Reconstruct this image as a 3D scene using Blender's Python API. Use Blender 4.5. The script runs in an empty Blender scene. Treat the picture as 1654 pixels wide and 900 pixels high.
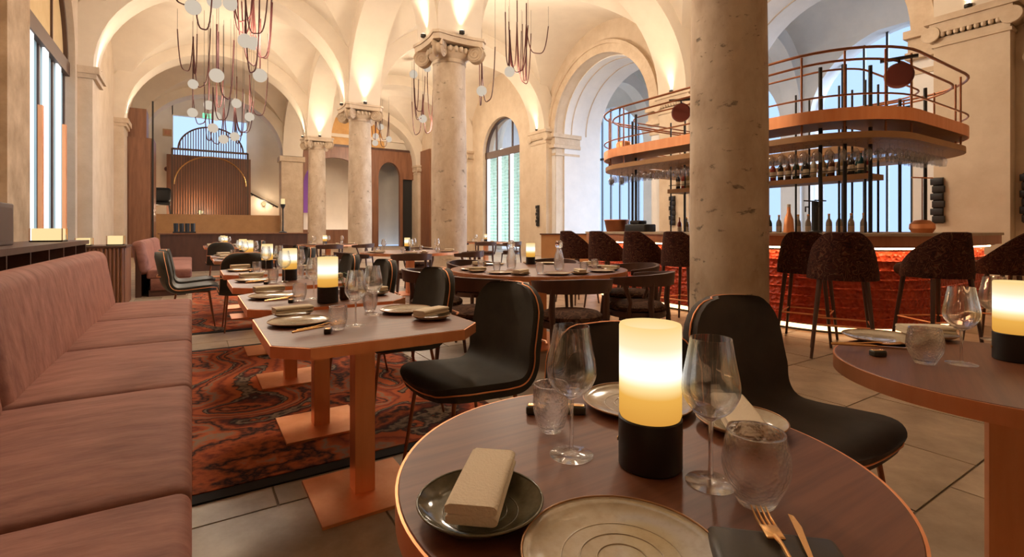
import bpy, bmesh, math, random
from mathutils import Vector, Matrix
R = math.radians
PI = math.pi
random.seed(7)
scn = bpy.context.scene
COL = scn.collection

# ------------------------------------------------------------------ camera
FPX, HOR, CAMH = 805.0, 370.0, 1.14
TH = math.atan(517 / 805.0)
cam = bpy.data.cameras.new('camera')
cam.sensor_width = 36.0
cam.lens = FPX * 36.0 / 1654.0
cam.shift_y = (HOR - 450.0) / 1654.0
cam.clip_start = 0.02
cam_o = bpy.data.objects.new('camera', cam)
COL.objects.link(cam_o)
cam_o.location = (0, 0, CAMH)
cam_o.rotation_euler = (R(90), 0, -TH)
scn.camera = cam_o
SN, CS = math.sin(TH), math.cos(TH)

def pz(x, y, z):
    """pixel -> point on the horizontal plane at height z"""
    d = FPX * (CAMH - z) / (y - HOR)
    r = d * (x - 827.0) / FPX
    return Vector((d * SN + r * CS, d * CS - r * SN, z))

def pY(x, y, Y):
    """pixel -> point on the vertical plane at depth Y"""
    u = (x - 827.0) / FPX
    d = Y / (CS - u * SN)
    return Vector(((SN + u * CS) * d, Y, CAMH - (y - HOR) * d / FPX))

# ------------------------------------------------------------------ world, exposure
w = bpy.data.worlds.new('daylight')
scn.world = w
w.use_nodes = True
bg = w.node_tree.nodes['Background']
bg.inputs[0].default_value = (0.46, 0.66, 1.0, 1)
bg.inputs[1].default_value = 1.35
sun = bpy.data.lights.new('hazy_daylight', 'SUN')
sun.energy = 18.0
sun.color = (0.62, 0.76, 1.0)
sun.angle = R(70)
sun_o = bpy.data.objects.new('hazy_daylight', sun)
sun_o.rotation_euler = Vector((-1, 0.45, -0.5)).to_track_quat('-Z', 'Y').to_euler()
COL.objects.link(sun_o)
scn.view_settings.view_transform = 'Standard'
scn.view_settings.look = 'None'
scn.view_settings.gamma = 1
scn.view_settings.use_curve_mapping = False
scn.view_settings.exposure = 0.0
UP_W = 190.0       # capital uplights
CH_W = 500.0       # chandeliers
SPOT_C = (1.0, 0.82, 0.60)

# ------------------------------------------------------------------ materials
def mat(name, col, rough=0.5, metal=0.0, col2=None, scale=5.0, bump=0.0, bscale=None, stretch=(1, 1, 1),
        spec=0.5, detail=6, sheen=0.0, contrast=(0.35, 0.65), coat=0.0, objrand=0.0):
    m = bpy.data.materials.new(name)
    m.use_nodes = True
    nt = m.node_tree
    b = nt.nodes['Principled BSDF']
    b.inputs['Roughness'].default_value = rough
    b.inputs['Metallic'].default_value = metal
    b.inputs['Specular IOR Level'].default_value = spec
    if sheen:
        b.inputs['Sheen Weight'].default_value = sheen
        b.inputs['Sheen Tint'].default_value = (min(1, col[0] * 5 + 0.1), min(1, col[1] * 5 + 0.07), min(1, col[2] * 5 + 0.05), 1)
        b.inputs['Sheen Roughness'].default_value = 0.45
    if coat:
        b.inputs['Coat Weight'].default_value = coat
        b.inputs['Coat Roughness'].default_value = 0.15
    b.inputs['Base Color'].default_value = (*col, 1)
    if col2 or bump:
        tc = nt.nodes.new('ShaderNodeTexCoord')
        mp = nt.nodes.new('ShaderNodeMapping')
        mp.inputs['Scale'].default_value = stretch
        nt.links.new(tc.outputs['Object'], mp.inputs[0])
        if col2:
            n = nt.nodes.new('ShaderNodeTexNoise')
            n.inputs['Scale'].default_value = scale
            n.inputs['Detail'].default_value = detail
            n.inputs['Roughness'].default_value = 0.65
            nt.links.new(mp.outputs[0], n.inputs['Vector'])
            cr = nt.nodes.new('ShaderNodeValToRGB')
            cr.color_ramp.elements[0].position = contrast[0]
            cr.color_ramp.elements[0].color = (*col, 1)
            cr.color_ramp.elements[1].position = contrast[1]
            cr.color_ramp.elements[1].color = (*col2, 1)
            nt.links.new(n.outputs[0], cr.inputs[0])
            out = cr.outputs[0]
            if objrand:
                oi = nt.nodes.new('ShaderNodeObjectInfo')
                mr = nt.nodes.new('ShaderNodeMapRange')
                mr.inputs[3].default_value = 1 - objrand
                mr.inputs[4].default_value = 1 + objrand
                nt.links.new(oi.outputs['Random'], mr.inputs[0])
                hs = nt.nodes.new('ShaderNodeHueSaturation')
                nt.links.new(mr.outputs[0], hs.inputs['Value'])
                nt.links.new(out, hs.inputs['Color'])
                out = hs.outputs[0]
            nt.links.new(out, b.inputs['Base Color'])
        if bump:
            n2 = nt.nodes.new('ShaderNodeTexNoise')
            n2.inputs['Scale'].default_value = bscale or scale * 4
            n2.inputs['Detail'].default_value = 4
            nt.links.new(mp.outputs[0], n2.inputs['Vector'])
            bp = nt.nodes.new('ShaderNodeBump')
            bp.inputs['Strength'].default_value = bump
            bp.inputs['Distance'].default_value = 0.02
            nt.links.new(n2.outputs[0], bp.inputs['Height'])
            nt.links.new(bp.outputs[0], b.inputs['Normal'])
    return m

def emit(name, col, strength):
    m = bpy.data.materials.new(name)
    m.use_nodes = True
    nt = m.node_tree
    nt.nodes.remove(nt.nodes['Principled BSDF'])
    e = nt.nodes.new('ShaderNodeEmission')
    e.inputs[0].default_value = (*col, 1)
    e.inputs[1].default_value = strength
    nt.links.new(e.outputs[0], nt.nodes['Material Output'].inputs[0])
    return m

def glass(name, tint=(1, 1, 1), ior=1.45, rough=0.02, bump=0.0, bscale=40.0, haze=0.0):
    m = bpy.data.materials.new(name)
    m.use_nodes = True
    nt = m.node_tree
    nt.nodes.remove(nt.nodes['Principled BSDF'])
    tr = nt.nodes.new('ShaderNodeBsdfTransparent')
    tr.inputs[0].default_value = (*tint, 1)
    gl = nt.nodes.new('ShaderNodeBsdfGlossy')
    gl.inputs['Roughness'].default_value = rough
    fr = nt.nodes.new('ShaderNodeFresnel')
    ge = nt.nodes.new('ShaderNodeNewGeometry')
    im = nt.nodes.new('ShaderNodeMapRange')          # one thin wall: same reflectance from inside and outside
    im.inputs[3].default_value = ior
    im.inputs[4].default_value = 1.0 / ior
    nt.links.new(ge.outputs['Backfacing'], im.inputs[0])
    nt.links.new(im.outputs[0], fr.inputs[0])
    mx = nt.nodes.new('ShaderNodeMixShader')
    if bump:
        tc = nt.nodes.new('ShaderNodeTexCoord')
        v = nt.nodes.new('ShaderNodeTexVoronoi')
        v.inputs['Scale'].default_value = bscale
        nt.links.new(tc.outputs['Object'], v.inputs['Vector'])
        bp = nt.nodes.new('ShaderNodeBump')
        bp.inputs['Strength'].default_value = bump
        bp.inputs['Distance'].default_value = 0.01
        nt.links.new(v.outputs[0], bp.inputs['Height'])
        nt.links.new(bp.outputs[0], gl.inputs['Normal'])
        nt.links.new(bp.outputs[0], fr.inputs['Normal'])
    nt.links.new(fr.outputs[0], mx.inputs[0])
    nt.links.new(tr.outputs[0], mx.inputs[1])
    nt.links.new(gl.outputs[0], mx.inputs[2])
    last = mx
    if haze:
        df = nt.nodes.new('ShaderNodeBsdfTranslucent')
        df.inputs[0].default_value = (0.95, 0.97, 0.85, 1)
        m2 = nt.nodes.new('ShaderNodeMixShader')
        m2.inputs[0].default_value = haze
        nt.links.new(mx.outputs[0], m2.inputs[1])
        nt.links.new(df.outputs[0], m2.inputs[2])
        last = m2
    nt.links.new(last.outputs[0], nt.nodes['Material Output'].inputs[0])
    return m

M = {}
M['plaster'] = mat('warm_plaster', (0.66, 0.56, 0.44), 0.85, col2=(0.71, 0.61, 0.48), scale=1.2, bump=0.05, bscale=30)
M['goldplaster'] = mat('golden_lunette_plaster', (0.52, 0.36, 0.17), 0.8, col2=(0.58, 0.41, 0.21), scale=1.5)
M['stone'] = mat('cream_limestone', (0.50, 0.37, 0.25), 0.8, col2=(0.62, 0.49, 0.35), scale=2.2, bump=0.25, bscale=14)
M['wallstone'] = mat('wall_limestone', (0.55, 0.42, 0.29), 0.8, col2=(0.64, 0.51, 0.37), scale=1.5, bump=0.15, bscale=9)
M['palestone'] = mat('pale_gallery_stone', (0.66, 0.64, 0.62), 0.8, col2=(0.74, 0.71, 0.68), scale=1.1, bump=0.1, bscale=8)
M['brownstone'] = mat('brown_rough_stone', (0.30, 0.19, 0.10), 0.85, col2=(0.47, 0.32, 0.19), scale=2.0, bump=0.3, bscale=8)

def column_mat():
    m = mat('weathered_column_stone', (0.38, 0.265, 0.17), 0.75, col2=(0.62, 0.50, 0.37), scale=2.6, detail=12, stretch=(1, 1, 0.6), contrast=(0.30, 0.68))
    nt = m.node_tree
    b = nt.nodes['Principled BSDF']
    tc = nt.nodes.new('ShaderNodeTexCoord')
    mp = nt.nodes.new('ShaderNodeMapping')
    mp.inputs['Scale'].default_value = (1, 1, 1.9)
    nt.links.new(tc.outputs['Object'], mp.inputs[0])
    n = nt.nodes.new('ShaderNodeTexNoise')
    n.inputs['Scale'].default_value = 5.0
    n.inputs['Detail'].default_value = 8
    n.inputs['Roughness'].default_value = 0.7
    nt.links.new(mp.outputs[0], n.inputs['Vector'])
    cr = nt.nodes.new('ShaderNodeValToRGB')
    cr.color_ramp.elements[0].position = 0.335
    cr.color_ramp.elements[0].color = (0, 0, 0, 1)
    cr.color_ramp.elements[1].position = 0.39
    cr.color_ramp.elements[1].color = (1, 1, 1, 1)
    nt.links.new(n.outputs[0], cr.inputs[0])
    bp = nt.nodes.new('ShaderNodeBump')
    bp.inputs['Strength'].default_value = 0.7
    bp.inputs['Distance'].default_value = 0.03
    nt.links.new(cr.outputs[0], bp.inputs['Height'])
    nt.links.new(bp.outputs[0], b.inputs['Normal'])
    src = b.inputs['Base Color'].links[0].from_socket
    mr = nt.nodes.new('ShaderNodeMapRange')
    mr.inputs[3].default_value = 0.55
    mr.inputs[4].default_value = 1.0
    nt.links.new(cr.outputs[0], mr.inputs[0])
    hs = nt.nodes.new('ShaderNodeHueSaturation')
    nt.links.new(mr.outputs[0], hs.inputs['Value'])
    nt.links.new(src, hs.inputs['Color'])
    nt.links.new(hs.outputs[0], b.inputs['Base Color'])
    return m
M['column'] = column_mat()
M['tile'] = mat('stone_floor_tile', (0.26, 0.185, 0.12), 0.38, col2=(0.44, 0.33, 0.225), scale=3.0, bump=0.06, bscale=20, objrand=0.12)
M['grout'] = mat('floor_grout', (0.30, 0.23, 0.16), 0.8, col2=(0.24, 0.18, 0.12), scale=4)
M['pink'] = mat('dusty_pink_velvet', (0.155, 0.056, 0.040), 0.75, col2=(0.34, 0.150, 0.108), scale=4.6, stretch=(0.7, 2.2, 1.3), sheen=0.3, bump=0.35, bscale=7, contrast=(0.32, 0.68), detail=8)
M['green'] = mat('dark_green_velvet', (0.018, 0.017, 0.012), 0.8, col2=(0.036, 0.032, 0.022), scale=5, sheen=0.3)
M['brownvelvet'] = mat('charcoal_brown_velvet', (0.026, 0.021, 0.017), 0.8, col2=(0.045, 0.035, 0.028), scale=5, sheen=0.4)
M['grey'] = mat('grey_green_leather', (0.045, 0.055, 0.05), 0.45, col2=(0.065, 0.075, 0.068), scale=5)
M['copper'] = mat('brushed_copper', (0.86, 0.36, 0.16), 0.42, 0.9, col2=(0.92, 0.43, 0.21), scale=12, stretch=(1, 1, 0.1))
M['copperdk'] = mat('dark_copper', (0.30, 0.12, 0.06), 0.4, 1.0)
M['brass'] = mat('gold_cutlery', (0.80, 0.47, 0.20), 0.25, 1.0)
M['tabletop'] = mat('brown_oak_tabletop', (0.135, 0.046, 0.022), 0.42, col2=(0.200, 0.074, 0.036), scale=6, stretch=(0.35, 9, 1), spec=0.4)
M['walnut'] = mat('dark_walnut', (0.055, 0.022, 0.014), 0.42, col2=(0.095, 0.04, 0.024), scale=5, stretch=(1, 1, 0.2))
M['wood'] = mat('reddish_brown_panel', (0.17, 0.065, 0.028), 0.45, col2=(0.25, 0.105, 0.05), scale=3, stretch=(3, 3, 0.25))
M['redwood'] = mat('reddish_bar_fascia', (0.42, 0.15, 0.07), 0.4, col2=(0.52, 0.21, 0.10), scale=3, stretch=(3, 3, 0.3))
M['tanwood'] = mat('tan_leather_panel', (0.42, 0.22, 0.09), 0.55, col2=(0.48, 0.26, 0.11), scale=3)
M['goldwood'] = mat('golden_timber', (0.55, 0.28, 0.08), 0.5, col2=(0.65, 0.36, 0.12), scale=2)
M['black'] = mat('matt_black_metal', (0.012, 0.011, 0.010), 0.5)
M['iron'] = mat('dark_iron', (0.03, 0.024, 0.02), 0.45, 0.5)
M['bronze'] = mat('dark_bronze_frame', (0.10, 0.055, 0.035), 0.5, 0.3)
M['red'] = mat('red_leather_strap', (0.060, 0.009, 0.006), 0.7)
M['redmetal'] = mat('oxblood_disc', (0.13, 0.02, 0.012), 0.5)
M['globe'] = emit('opal_globe_glass', (1.0, 0.84, 0.66), 0.66)
M['edgeled'] = emit('bar_edge_led', (1.0, 0.58, 0.28), 22.0)
M['led'] = emit('warm_led_strip', (1.0, 0.66, 0.36), 6.0)
M['ledfloor'] = emit('warm_plinth_led', (1.0, 0.55, 0.25), 4.5)
M['ledwhite'] = emit('white_led_strip', (0.93, 0.97, 1.0), 1.35)
M['uplamp'] = emit('uplight_lens', (1.0, 0.85, 0.62), 12.0)
M['exit'] = emit('green_exit_sign', (0.25, 0.95, 0.55), 1.2)
M['purple'] = mat('purple_banner', (0.25, 0.08, 0.42), 0.6)
M['plate'] = mat('cream_stoneware', (0.50, 0.41, 0.29), 0.14, col2=(0.42, 0.33, 0.22), scale=60, contrast=(0.45, 0.75))
M['plateolive'] = mat('olive_glazed_stoneware', (0.085, 0.072, 0.042), 0.10, col2=(0.15, 0.13, 0.08), scale=30)
M['platerim'] = mat('gilded_plate_rim', (0.34, 0.17, 0.07), 0.35, 0.5)
M['napkin'] = mat('ivory_linen', (0.72, 0.60, 0.44), 0.9, bump=0.25, bscale=220)
M['rest'] = mat('dark_cutlery_rest', (0.035, 0.028, 0.018), 0.4, col2=(0.05, 0.04, 0.026), scale=12)
M['lampbase'] = mat('black_lamp_base', (0.010, 0.007, 0.006), 0.42)
M['leaf'] = mat('small_green_leaf', (0.05, 0.09, 0.02), 0.5)
M['pot'] = mat('brown_clay_pot', (0.06, 0.025, 0.015), 0.5)
def real_glass(name, bump=0.0, bscale=100.0, clear=0.3, ior=1.36):
    m = bpy.data.materials.new(name)
    m.use_nodes = True
    nt = m.node_tree
    nt.nodes.remove(nt.nodes['Principled BSDF'])
    g = nt.nodes.new('ShaderNodeBsdfGlass')
    g.inputs['Roughness'].default_value = 0.0
    g.inputs['IOR'].default_value = ior
    tr = nt.nodes.new('ShaderNodeBsdfTransparent')
    mx = nt.nodes.new('ShaderNodeMixShader')
    mx.inputs[0].default_value = clear
    nt.links.new(g.outputs[0], mx.inputs[1])
    nt.links.new(tr.outputs[0], mx.inputs[2])
    nt.links.new(mx.outputs[0], nt.nodes['Material Output'].inputs[0])
    if bump:
        tc = nt.nodes.new('ShaderNodeTexCoord')
        v = nt.nodes.new('ShaderNodeTexVoronoi')
        v.inputs['Scale'].default_value = bscale
        nt.links.new(tc.outputs['Object'], v.inputs['Vector'])
        bp = nt.nodes.new('ShaderNodeBump')
        bp.inputs['Strength'].default_value = bump
        bp.inputs['Distance'].default_value = 0.004
        nt.links.new(v.outputs[0], bp.inputs['Height'])
        nt.links.new(bp.outputs[0], g.inputs['Normal'])
    return m
M['glass'] = real_glass('clear_glass')
M['hammered'] = real_glass('hammered_glass', 0.28, 150.0, 0.42)
M['hangglass'] = glass('hanging_glass', (0.93, 0.93, 0.94), ior=1.9, rough=0.05)
M['pane'] = glass('window_glass', (0.95, 0.97, 0.98), ior=1.4)
M['frost'] = glass('reeded_window_glass', (0.55, 0.60, 0.56), haze=0.8)
M['block'] = glass('glass_block', (0.62, 0.72, 0.70), bump=1.0, bscale=18, haze=0.35, rough=0.1)

def candle_mat():
    m = bpy.data.materials.new('candle_lamp_glow')
    m.use_nodes = True
    nt = m.node_tree
    nt.nodes.remove(nt.nodes['Principled BSDF'])
    tc = nt.nodes.new('ShaderNodeTexCoord')
    sp = nt.nodes.new('ShaderNodeSeparateXYZ')
    nt.links.new(tc.outputs['Object'], sp.inputs[0])
    mr = nt.nodes.new('ShaderNodeMapRange')
    mr.inputs[1].default_value = 0.07
    mr.inputs[2].default_value = 0.24
    nt.links.new(sp.outputs[2], mr.inputs[0])
    cr = nt.nodes.new('ShaderNodeValToRGB')
    e = cr.color_ramp.elements
    e[0].position = 0.0
    e[0].color = (0.62, 0.27, 0.040, 1)
    e[1].position = 1.0
    e[1].color = (0.95, 0.66, 0.26, 1)
    for p, c in ((0.32, (0.82, 0.42, 0.075, 1)), (0.43, (1.05, 0.80, 0.36, 1)), (0.53, (1.25, 1.2, 1.1, 1)), (0.68, (1.2, 1.14, 1.0, 1)), (0.80, (1.0, 0.84, 0.52, 1))):
        k = e.new(p)
        k.color = c
    nt.links.new(mr.outputs[0], cr.inputs[0])
    em = nt.nodes.new('ShaderNodeEmission')
    em.inputs[1].default_value = 1.05
    nt.links.new(cr.outputs[0], em.inputs[0])
    nt.links.new(em.outputs[0], nt.nodes['Material Output'].inputs[0])
    return m
M['candle'] = candle_mat()

def pattern_mat(name, cols, scale, distort, rough=0.9, detail=3, bands=2.0):
    """swirling woven pattern: noise contours through a colour ramp"""
    m = bpy.data.materials.new(name)
    m.use_nodes = True
    nt = m.node_tree
    b = nt.nodes['Principled BSDF']
    b.inputs['Roughness'].default_value = rough
    b.inputs['Specular IOR Level'].default_value = 0.2
    tc = nt.nodes.new('ShaderNodeTexCoord')
    n = nt.nodes.new('ShaderNodeTexNoise')
    n.inputs['Scale'].default_value = scale
    n.inputs['Detail'].default_value = 0.6
    n.inputs['Distortion'].default_value = distort
    nt.links.new(tc.outputs['Object'], n.inputs['Vector'])
    n2 = nt.nodes.new('ShaderNodeTexNoise')
    n2.inputs['Scale'].default_value = scale * 16
    n2.inputs['Detail'].default_value = detail
    nt.links.new(tc.outputs['Object'], n2.inputs['Vector'])
    ma = nt.nodes.new('ShaderNodeMath')
    ma.operation = 'MULTIPLY_ADD'
    ma.inputs[1].default_value = bands
    nt.links.new(n.outputs[0], ma.inputs[0])
    mb = nt.nodes.new('ShaderNodeMath')
    mb.operation = 'MULTIPLY'
    mb.inputs[1].default_value = 0.28
    nt.links.new(n2.outputs[0], mb.inputs[0])
    nt.links.new(mb.outputs[0], ma.inputs[2])
    fr = nt.nodes.new('ShaderNodeMath')
    fr.operation = 'FRACT'
    nt.links.new(ma.outputs[0], fr.inputs[0])
    cr = nt.nodes.new('ShaderNodeValToRGB')
    e = cr.color_ramp.elements
    e[0].position = 0
    e[0].color = (*cols[0][1], 1)
    e[1].position = 1
    e[1].color = (*cols[-1][1], 1)
    for p, c in cols[1:-1]:
        k = e.new(p)
        k.color = (*c, 1)
    nt.links.new(fr.outputs[0], cr.inputs[0])
    nt.links.new(cr.outputs[0], b.inputs['Base Color'])
    return m
_or, _dk, _tn, _rd = (0.46, 0.10, 0.028), (0.018, 0.012, 0.012), (0.26, 0.17, 0.11), (0.20, 0.035, 0.015)
M['rug'] = pattern_mat('paisley_rug', [(0, _or), (0.16, _rd), (0.27, _or), (0.40, _or), (0.44, _dk), (0.50, _tn), (0.54, _dk), (0.64, _rd), (0.70, _or), (0.78, _dk), (0.86, _or), (0.93, _tn), (1, _or)], 1.15, 1.4, bands=3.6)
M['rugdark'] = mat('black_rug_border', (0.012, 0.009, 0.008), 0.95)
M['stoolfab'] = pattern_mat('oxblood_patterned_velvet', [(0, (0.060, 0.014, 0.008)), (0.3, (0.014, 0.006, 0.005)), (0.55, (0.085, 0.020, 0.010)), (0.7, (0.12, 0.06, 0.03)), (0.8, (0.03, 0.010, 0.007)), (1, (0.060, 0.014, 0.008))], 13, 1.2, bands=6)
M['seatfab'] = pattern_mat('brown_patterned_seat', [(0, (0.07, 0.03, 0.016)), (0.4, (0.03, 0.013, 0.008)), (0.6, (0.13, 0.065, 0.035)), (1, (0.07, 0.03, 0.016))], 9, 1.5, bands=5)

def barfront_mat():
    m = mat('red_tufted_bar_front', (0.46, 0.042, 0.013), 0.5, col2=(0.66, 0.085, 0.024), scale=10)
    nt = m.node_tree
    b = nt.nodes['Principled BSDF']
    tc = nt.nodes.new('ShaderNodeTexCoord')
    v = nt.nodes.new('ShaderNodeTexVoronoi')
    v.inputs['Scale'].default_value = 22
    nt.links.new(tc.outputs['Object'], v.inputs['Vector'])
    bp = nt.nodes.new('ShaderNodeBump')
    bp.inputs['Strength'].default_value = 0.9
    bp.inputs['Distance'].default_value = 0.03
    nt.links.new(v.outputs[0], bp.inputs['Height'])
    nt.links.new(bp.outputs[0], b.inputs['Normal'])
    return m
M['barfront'] = barfront_mat()

# ------------------------------------------------------------------ mesh builder
class MB:
    def __init__(s):
        s.v, s.f = [], []

    def add(s, vs, fs, xf=None):
        o = len(s.v)
        for p in vs:
            p = Vector(p)
            s.v.append(xf @ p if xf else p)
        s.f += [tuple(i + o for i in q) for q in fs]
        return s

    def box(s, c, d, rz=0.0, xf=None):
        hx, hy, hz = d[0] / 2, d[1] / 2, d[2] / 2
        T = Matrix.Translation(c) @ Matrix.Rotation(rz, 4, 'Z')
        if xf:
            T = xf @ T
        vs = [(x, y, z) for x in (-hx, hx) for y in (-hy, hy) for z in (-hz, hz)]
        return s.add(vs, [(0, 1, 3, 2), (4, 6, 7, 5), (0, 4, 5, 1), (2, 3, 7, 6), (0, 2, 6, 4), (1, 5, 7, 3)], T)

    def rbox(s, c, d, r, n=4, bulge=0.0, rz=0.0, xf=None):
        """rounded box, optionally with a swollen top"""
        h = [k / 2 for k in d]
        r = min(r, *h)
        T = Matrix.Translation(c) @ Matrix.Rotation(rz, 4, 'Z')
        if xf:
            T = xf @ T

        def ticks(hh):
            a = [-hh + r * (1 - math.cos(R(90) * i / n)) for i in range(n)]
            m = max(2, int(2 * (hh - r) / 0.12)) if bulge else 1
            mid = [-(hh - r) + 2 * (hh - r) * i / m for i in range(m + 1)]
            return a + mid + [-k for k in a[::-1]]
        tk = [ticks(k) for k in h]
        idx, vs, fs = {}, [], []

        def vert(p):
            key = tuple(round(k, 6) for k in p)
            if key not in idx:
                q = [max(-(h[i] - r), min(h[i] - r, p[i])) for i in range(3)]
                dv = Vector([p[i] - q[i] for i in range(3)])
                if dv.length > 1e-9:
                    dv = dv.normalized() * r
                o = Vector(q) + dv
                if bulge and o.z > 0:
                    o.z += bulge * max(0, 1 - (o.x / h[0]) ** 4) * max(0, 1 - (o.y / h[1]) ** 4)
                idx[key] = len(vs)
                vs.append(o)
            return idx[key]
        for ax in range(3):
            a, b = [(1, 2), (2, 0), (0, 1)][ax]
            for sg in (-1, 1):
                for i in range(len(tk[a]) - 1):
                    for j in range(len(tk[b]) - 1):
                        q = []
                        for (ii, jj) in ((i, j), (i + 1, j), (i + 1, j + 1), (i, j + 1)):
                            p = [0, 0, 0]
                            p[ax], p[a], p[b] = sg * h[ax], tk[a][ii], tk[b][jj]
                            q.append(vert(p))
                        if len(set(q)) > 2:
                            fs.append(tuple(q) if sg > 0 else tuple(q[::-1]))
        return s.add(vs, fs, T)

    def lathe(s, prof, c=(0, 0, 0), n=24, xf=None, caps=True):
        vs, fs = [], []
        m = len(prof)
        for k in range(n):
            a = 2 * PI * k / n
            for (r, z) in prof:
                vs.append((r * math.cos(a), r * math.sin(a), z))
        for k in range(n):
            k2 = (k + 1) % n
            for i in range(m - 1):
                fs.append((k * m + i, k2 * m + i, k2 * m + i + 1, k * m + i + 1))
        if caps:
            if prof[0][0] > 1e-6:
                fs.append(tuple(k * m for k in range(n))[::-1])
            if prof[-1][0] > 1e-6:
                fs.append(tuple(k * m + m - 1 for k in range(n)))
        T = Matrix.Translation(c)
        return s.add(vs, fs, xf @ T if xf else T)

    def tube(s, path, r, n=8, closed=False, xf=None):
        P = [Vector(p) for p in path]
        L = len(P)
        rr = r if isinstance(r, (list, tuple)) else [r] * L
        vs, fs = [], []
        up = None
        for i in range(L):
            if closed:
                t = P[(i + 1) % L] - P[i - 1]
            else:
                t = P[min(i + 1, L - 1)] - P[max(i - 1, 0)]
            t.normalize()
            if up is None:
                up = Vector((0, 0, 1)) if abs(t.z) < 0.9 else Vector((1, 0, 0))
            a = t.cross(up)
            if a.length < 1e-5:
                a = t.cross(Vector((0.3, 1, 0.2)))
            a.normalize()
            b = a.cross(t).normalized()
            up = b
            for k in range(n):
                g = 2 * PI * k / n
                vs.append(P[i] + (a * math.cos(g) + b * math.sin(g)) * rr[i])
        for i in range(L if closed else L - 1):
            j = (i + 1) % L
            for k in range(n):
                k2 = (k + 1) % n
                fs.append((i * n + k, i * n + k2, j * n + k2, j * n + k))
        if not closed:
            fs.append(tuple(range(n))[::-1])
            fs.append(tuple((L - 1) * n + k for k in range(n)))
        return s.add(vs, fs, xf)

    def prism(s, poly, z0, z1, xf=None):
        n = len(poly)
        vs = [(x, y, z0) for x, y in poly] + [(x, y, z1) for x, y in poly]
        fs = [tuple(range(n))[::-1], tuple(range(n, 2 * n))]
        fs += [(i, (i + 1) % n, n + (i + 1) % n, n + i) for i in range(n)]
        return s.add(vs, fs, xf)

    def ring(s, outer, inner, z0, z1):
        """flat ring between two closed outlines with the same number of points"""
        n = len(outer)
        vs = [(x, y, z) for z in (z0, z1) for pl in (outer, inner) for x, y in pl]
        fs = []
        for i in range(n):
            j = (i + 1) % n
            fs += [(i, j, 2 * n + j, 2 * n + i), (n + j, n + i, 3 * n + i, 3 * n + j),
                   (2 * n + i, 2 * n + j, 3 * n + j, 3 * n + i), (j, i, n + i, n + j)]
        return s.add(vs, fs)

    def grid(s, rows, xf=None, closed=False):
        """rows of equal length -> quad sheet"""
        m = len(rows[0])
        vs = [p for r_ in rows for p in r_]
        fs = []
        for i in range(len(rows) - 1):
            for j in range(m if closed else m - 1):
                k = (j + 1) % m
                fs.append((i * m + j, i * m + k, (i + 1) * m + k, (i + 1) * m + j))
        return s.add(vs, fs, xf)

    def mesh(s, name, material, smooth=35):
        me = bpy.data.meshes.new(name)
        me.from_pydata([tuple(p) for p in s.v], [], s.f)
        bm = bmesh.new()
        bm.from_mesh(me)
        bmesh.ops.remove_doubles(bm, verts=bm.verts, dist=1e-5)
        bmesh.ops.recalc_face_normals(bm, faces=bm.faces)
        bm.to_mesh(me)
        bm.free()
        if smooth:
            for p in me.polygons:
                p.use_smooth = True
            me.set_sharp_from_angle(angle=R(smooth))
        me.materials.append(M[material])
        return me

KIDS = {}

def link(o, parent=None):
    COL.objects.link(o)
    if parent is not None:
        o.parent = parent
        KIDS.setdefault(parent.name, []).append(o)
    return o

def build(mb, name, material, parent=None, smooth=35, loc=None, rz=0.0):
    o = bpy.data.objects.new(name, mb.mesh(name, material, smooth))
    if loc is not None:
        o.location = loc
        o.rotation_euler = (0, 0, rz)
    return link(o, parent)

def piece(me, name, parent, loc=(0, 0, 0), rz=0.0, scale=None):
    o = bpy.data.objects.new(name, me)
    o.location = loc
    o.rotation_euler = (0, 0, rz)
    if scale:
        o.scale = scale
    return link(o, parent)

def tag(o, label, cat=None, group=None, kind=None):
    o['label'] = label
    if cat:
        o['category'] = cat
    if group:
        o['group'] = group
    if kind:
        o['kind'] = kind
    return o

def thing(name, label, cat, loc=(0, 0, 0), rz=0.0, group=None):
    o = bpy.data.objects.new(name, None)
    o.empty_display_size = 0.1
    o.location = loc
    o.rotation_euler = (0, 0, rz)
    link(o)
    return tag(o, label, cat, group)

def copy_tree(o, parent=None):
    c = o.copy()
    link(c, parent)
    for k in KIDS.get(o.name, []):
        copy_tree(k, c)
    return c

USED = set()

def put(proto, loc, rz, label, group=None):
    """the first use moves the model itself, later uses are copies of it and its parts"""
    if proto.name in USED:
        o = copy_tree(proto)
    else:
        o = proto
        USED.add(proto.name)
    o.location = loc
    o.rotation_euler = (0, 0, rz)
    o['label'] = label
    if group:
        o['group'] = group
    elif 'group' in o:
        del o['group']
    return o

def struct(mb, name, material, label, parent=None, smooth=35):
    o = build(mb, name, material, parent, smooth)
    if parent is None:
        tag(o, label, None, None, 'structure')
    return o

# ------------------------------------------------------------------ layout of the hall
XW, XP, XC, XR = -2.45, -2.15, 4.85, 12.7
YK = [-3.75, 3.25, 10.15, 17.2, 24.2, 31.2]
ZS = 5.3           # springing of the vaults
AW = 0.52          # half width of the arch bands
YEND = 31.4

def arch_pts(uc, a, zs, h, n=28):
    return [(uc - a * math.cos(PI * i / n), zs + h * math.sin(PI * i / n)) for i in range(n + 1)]

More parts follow.
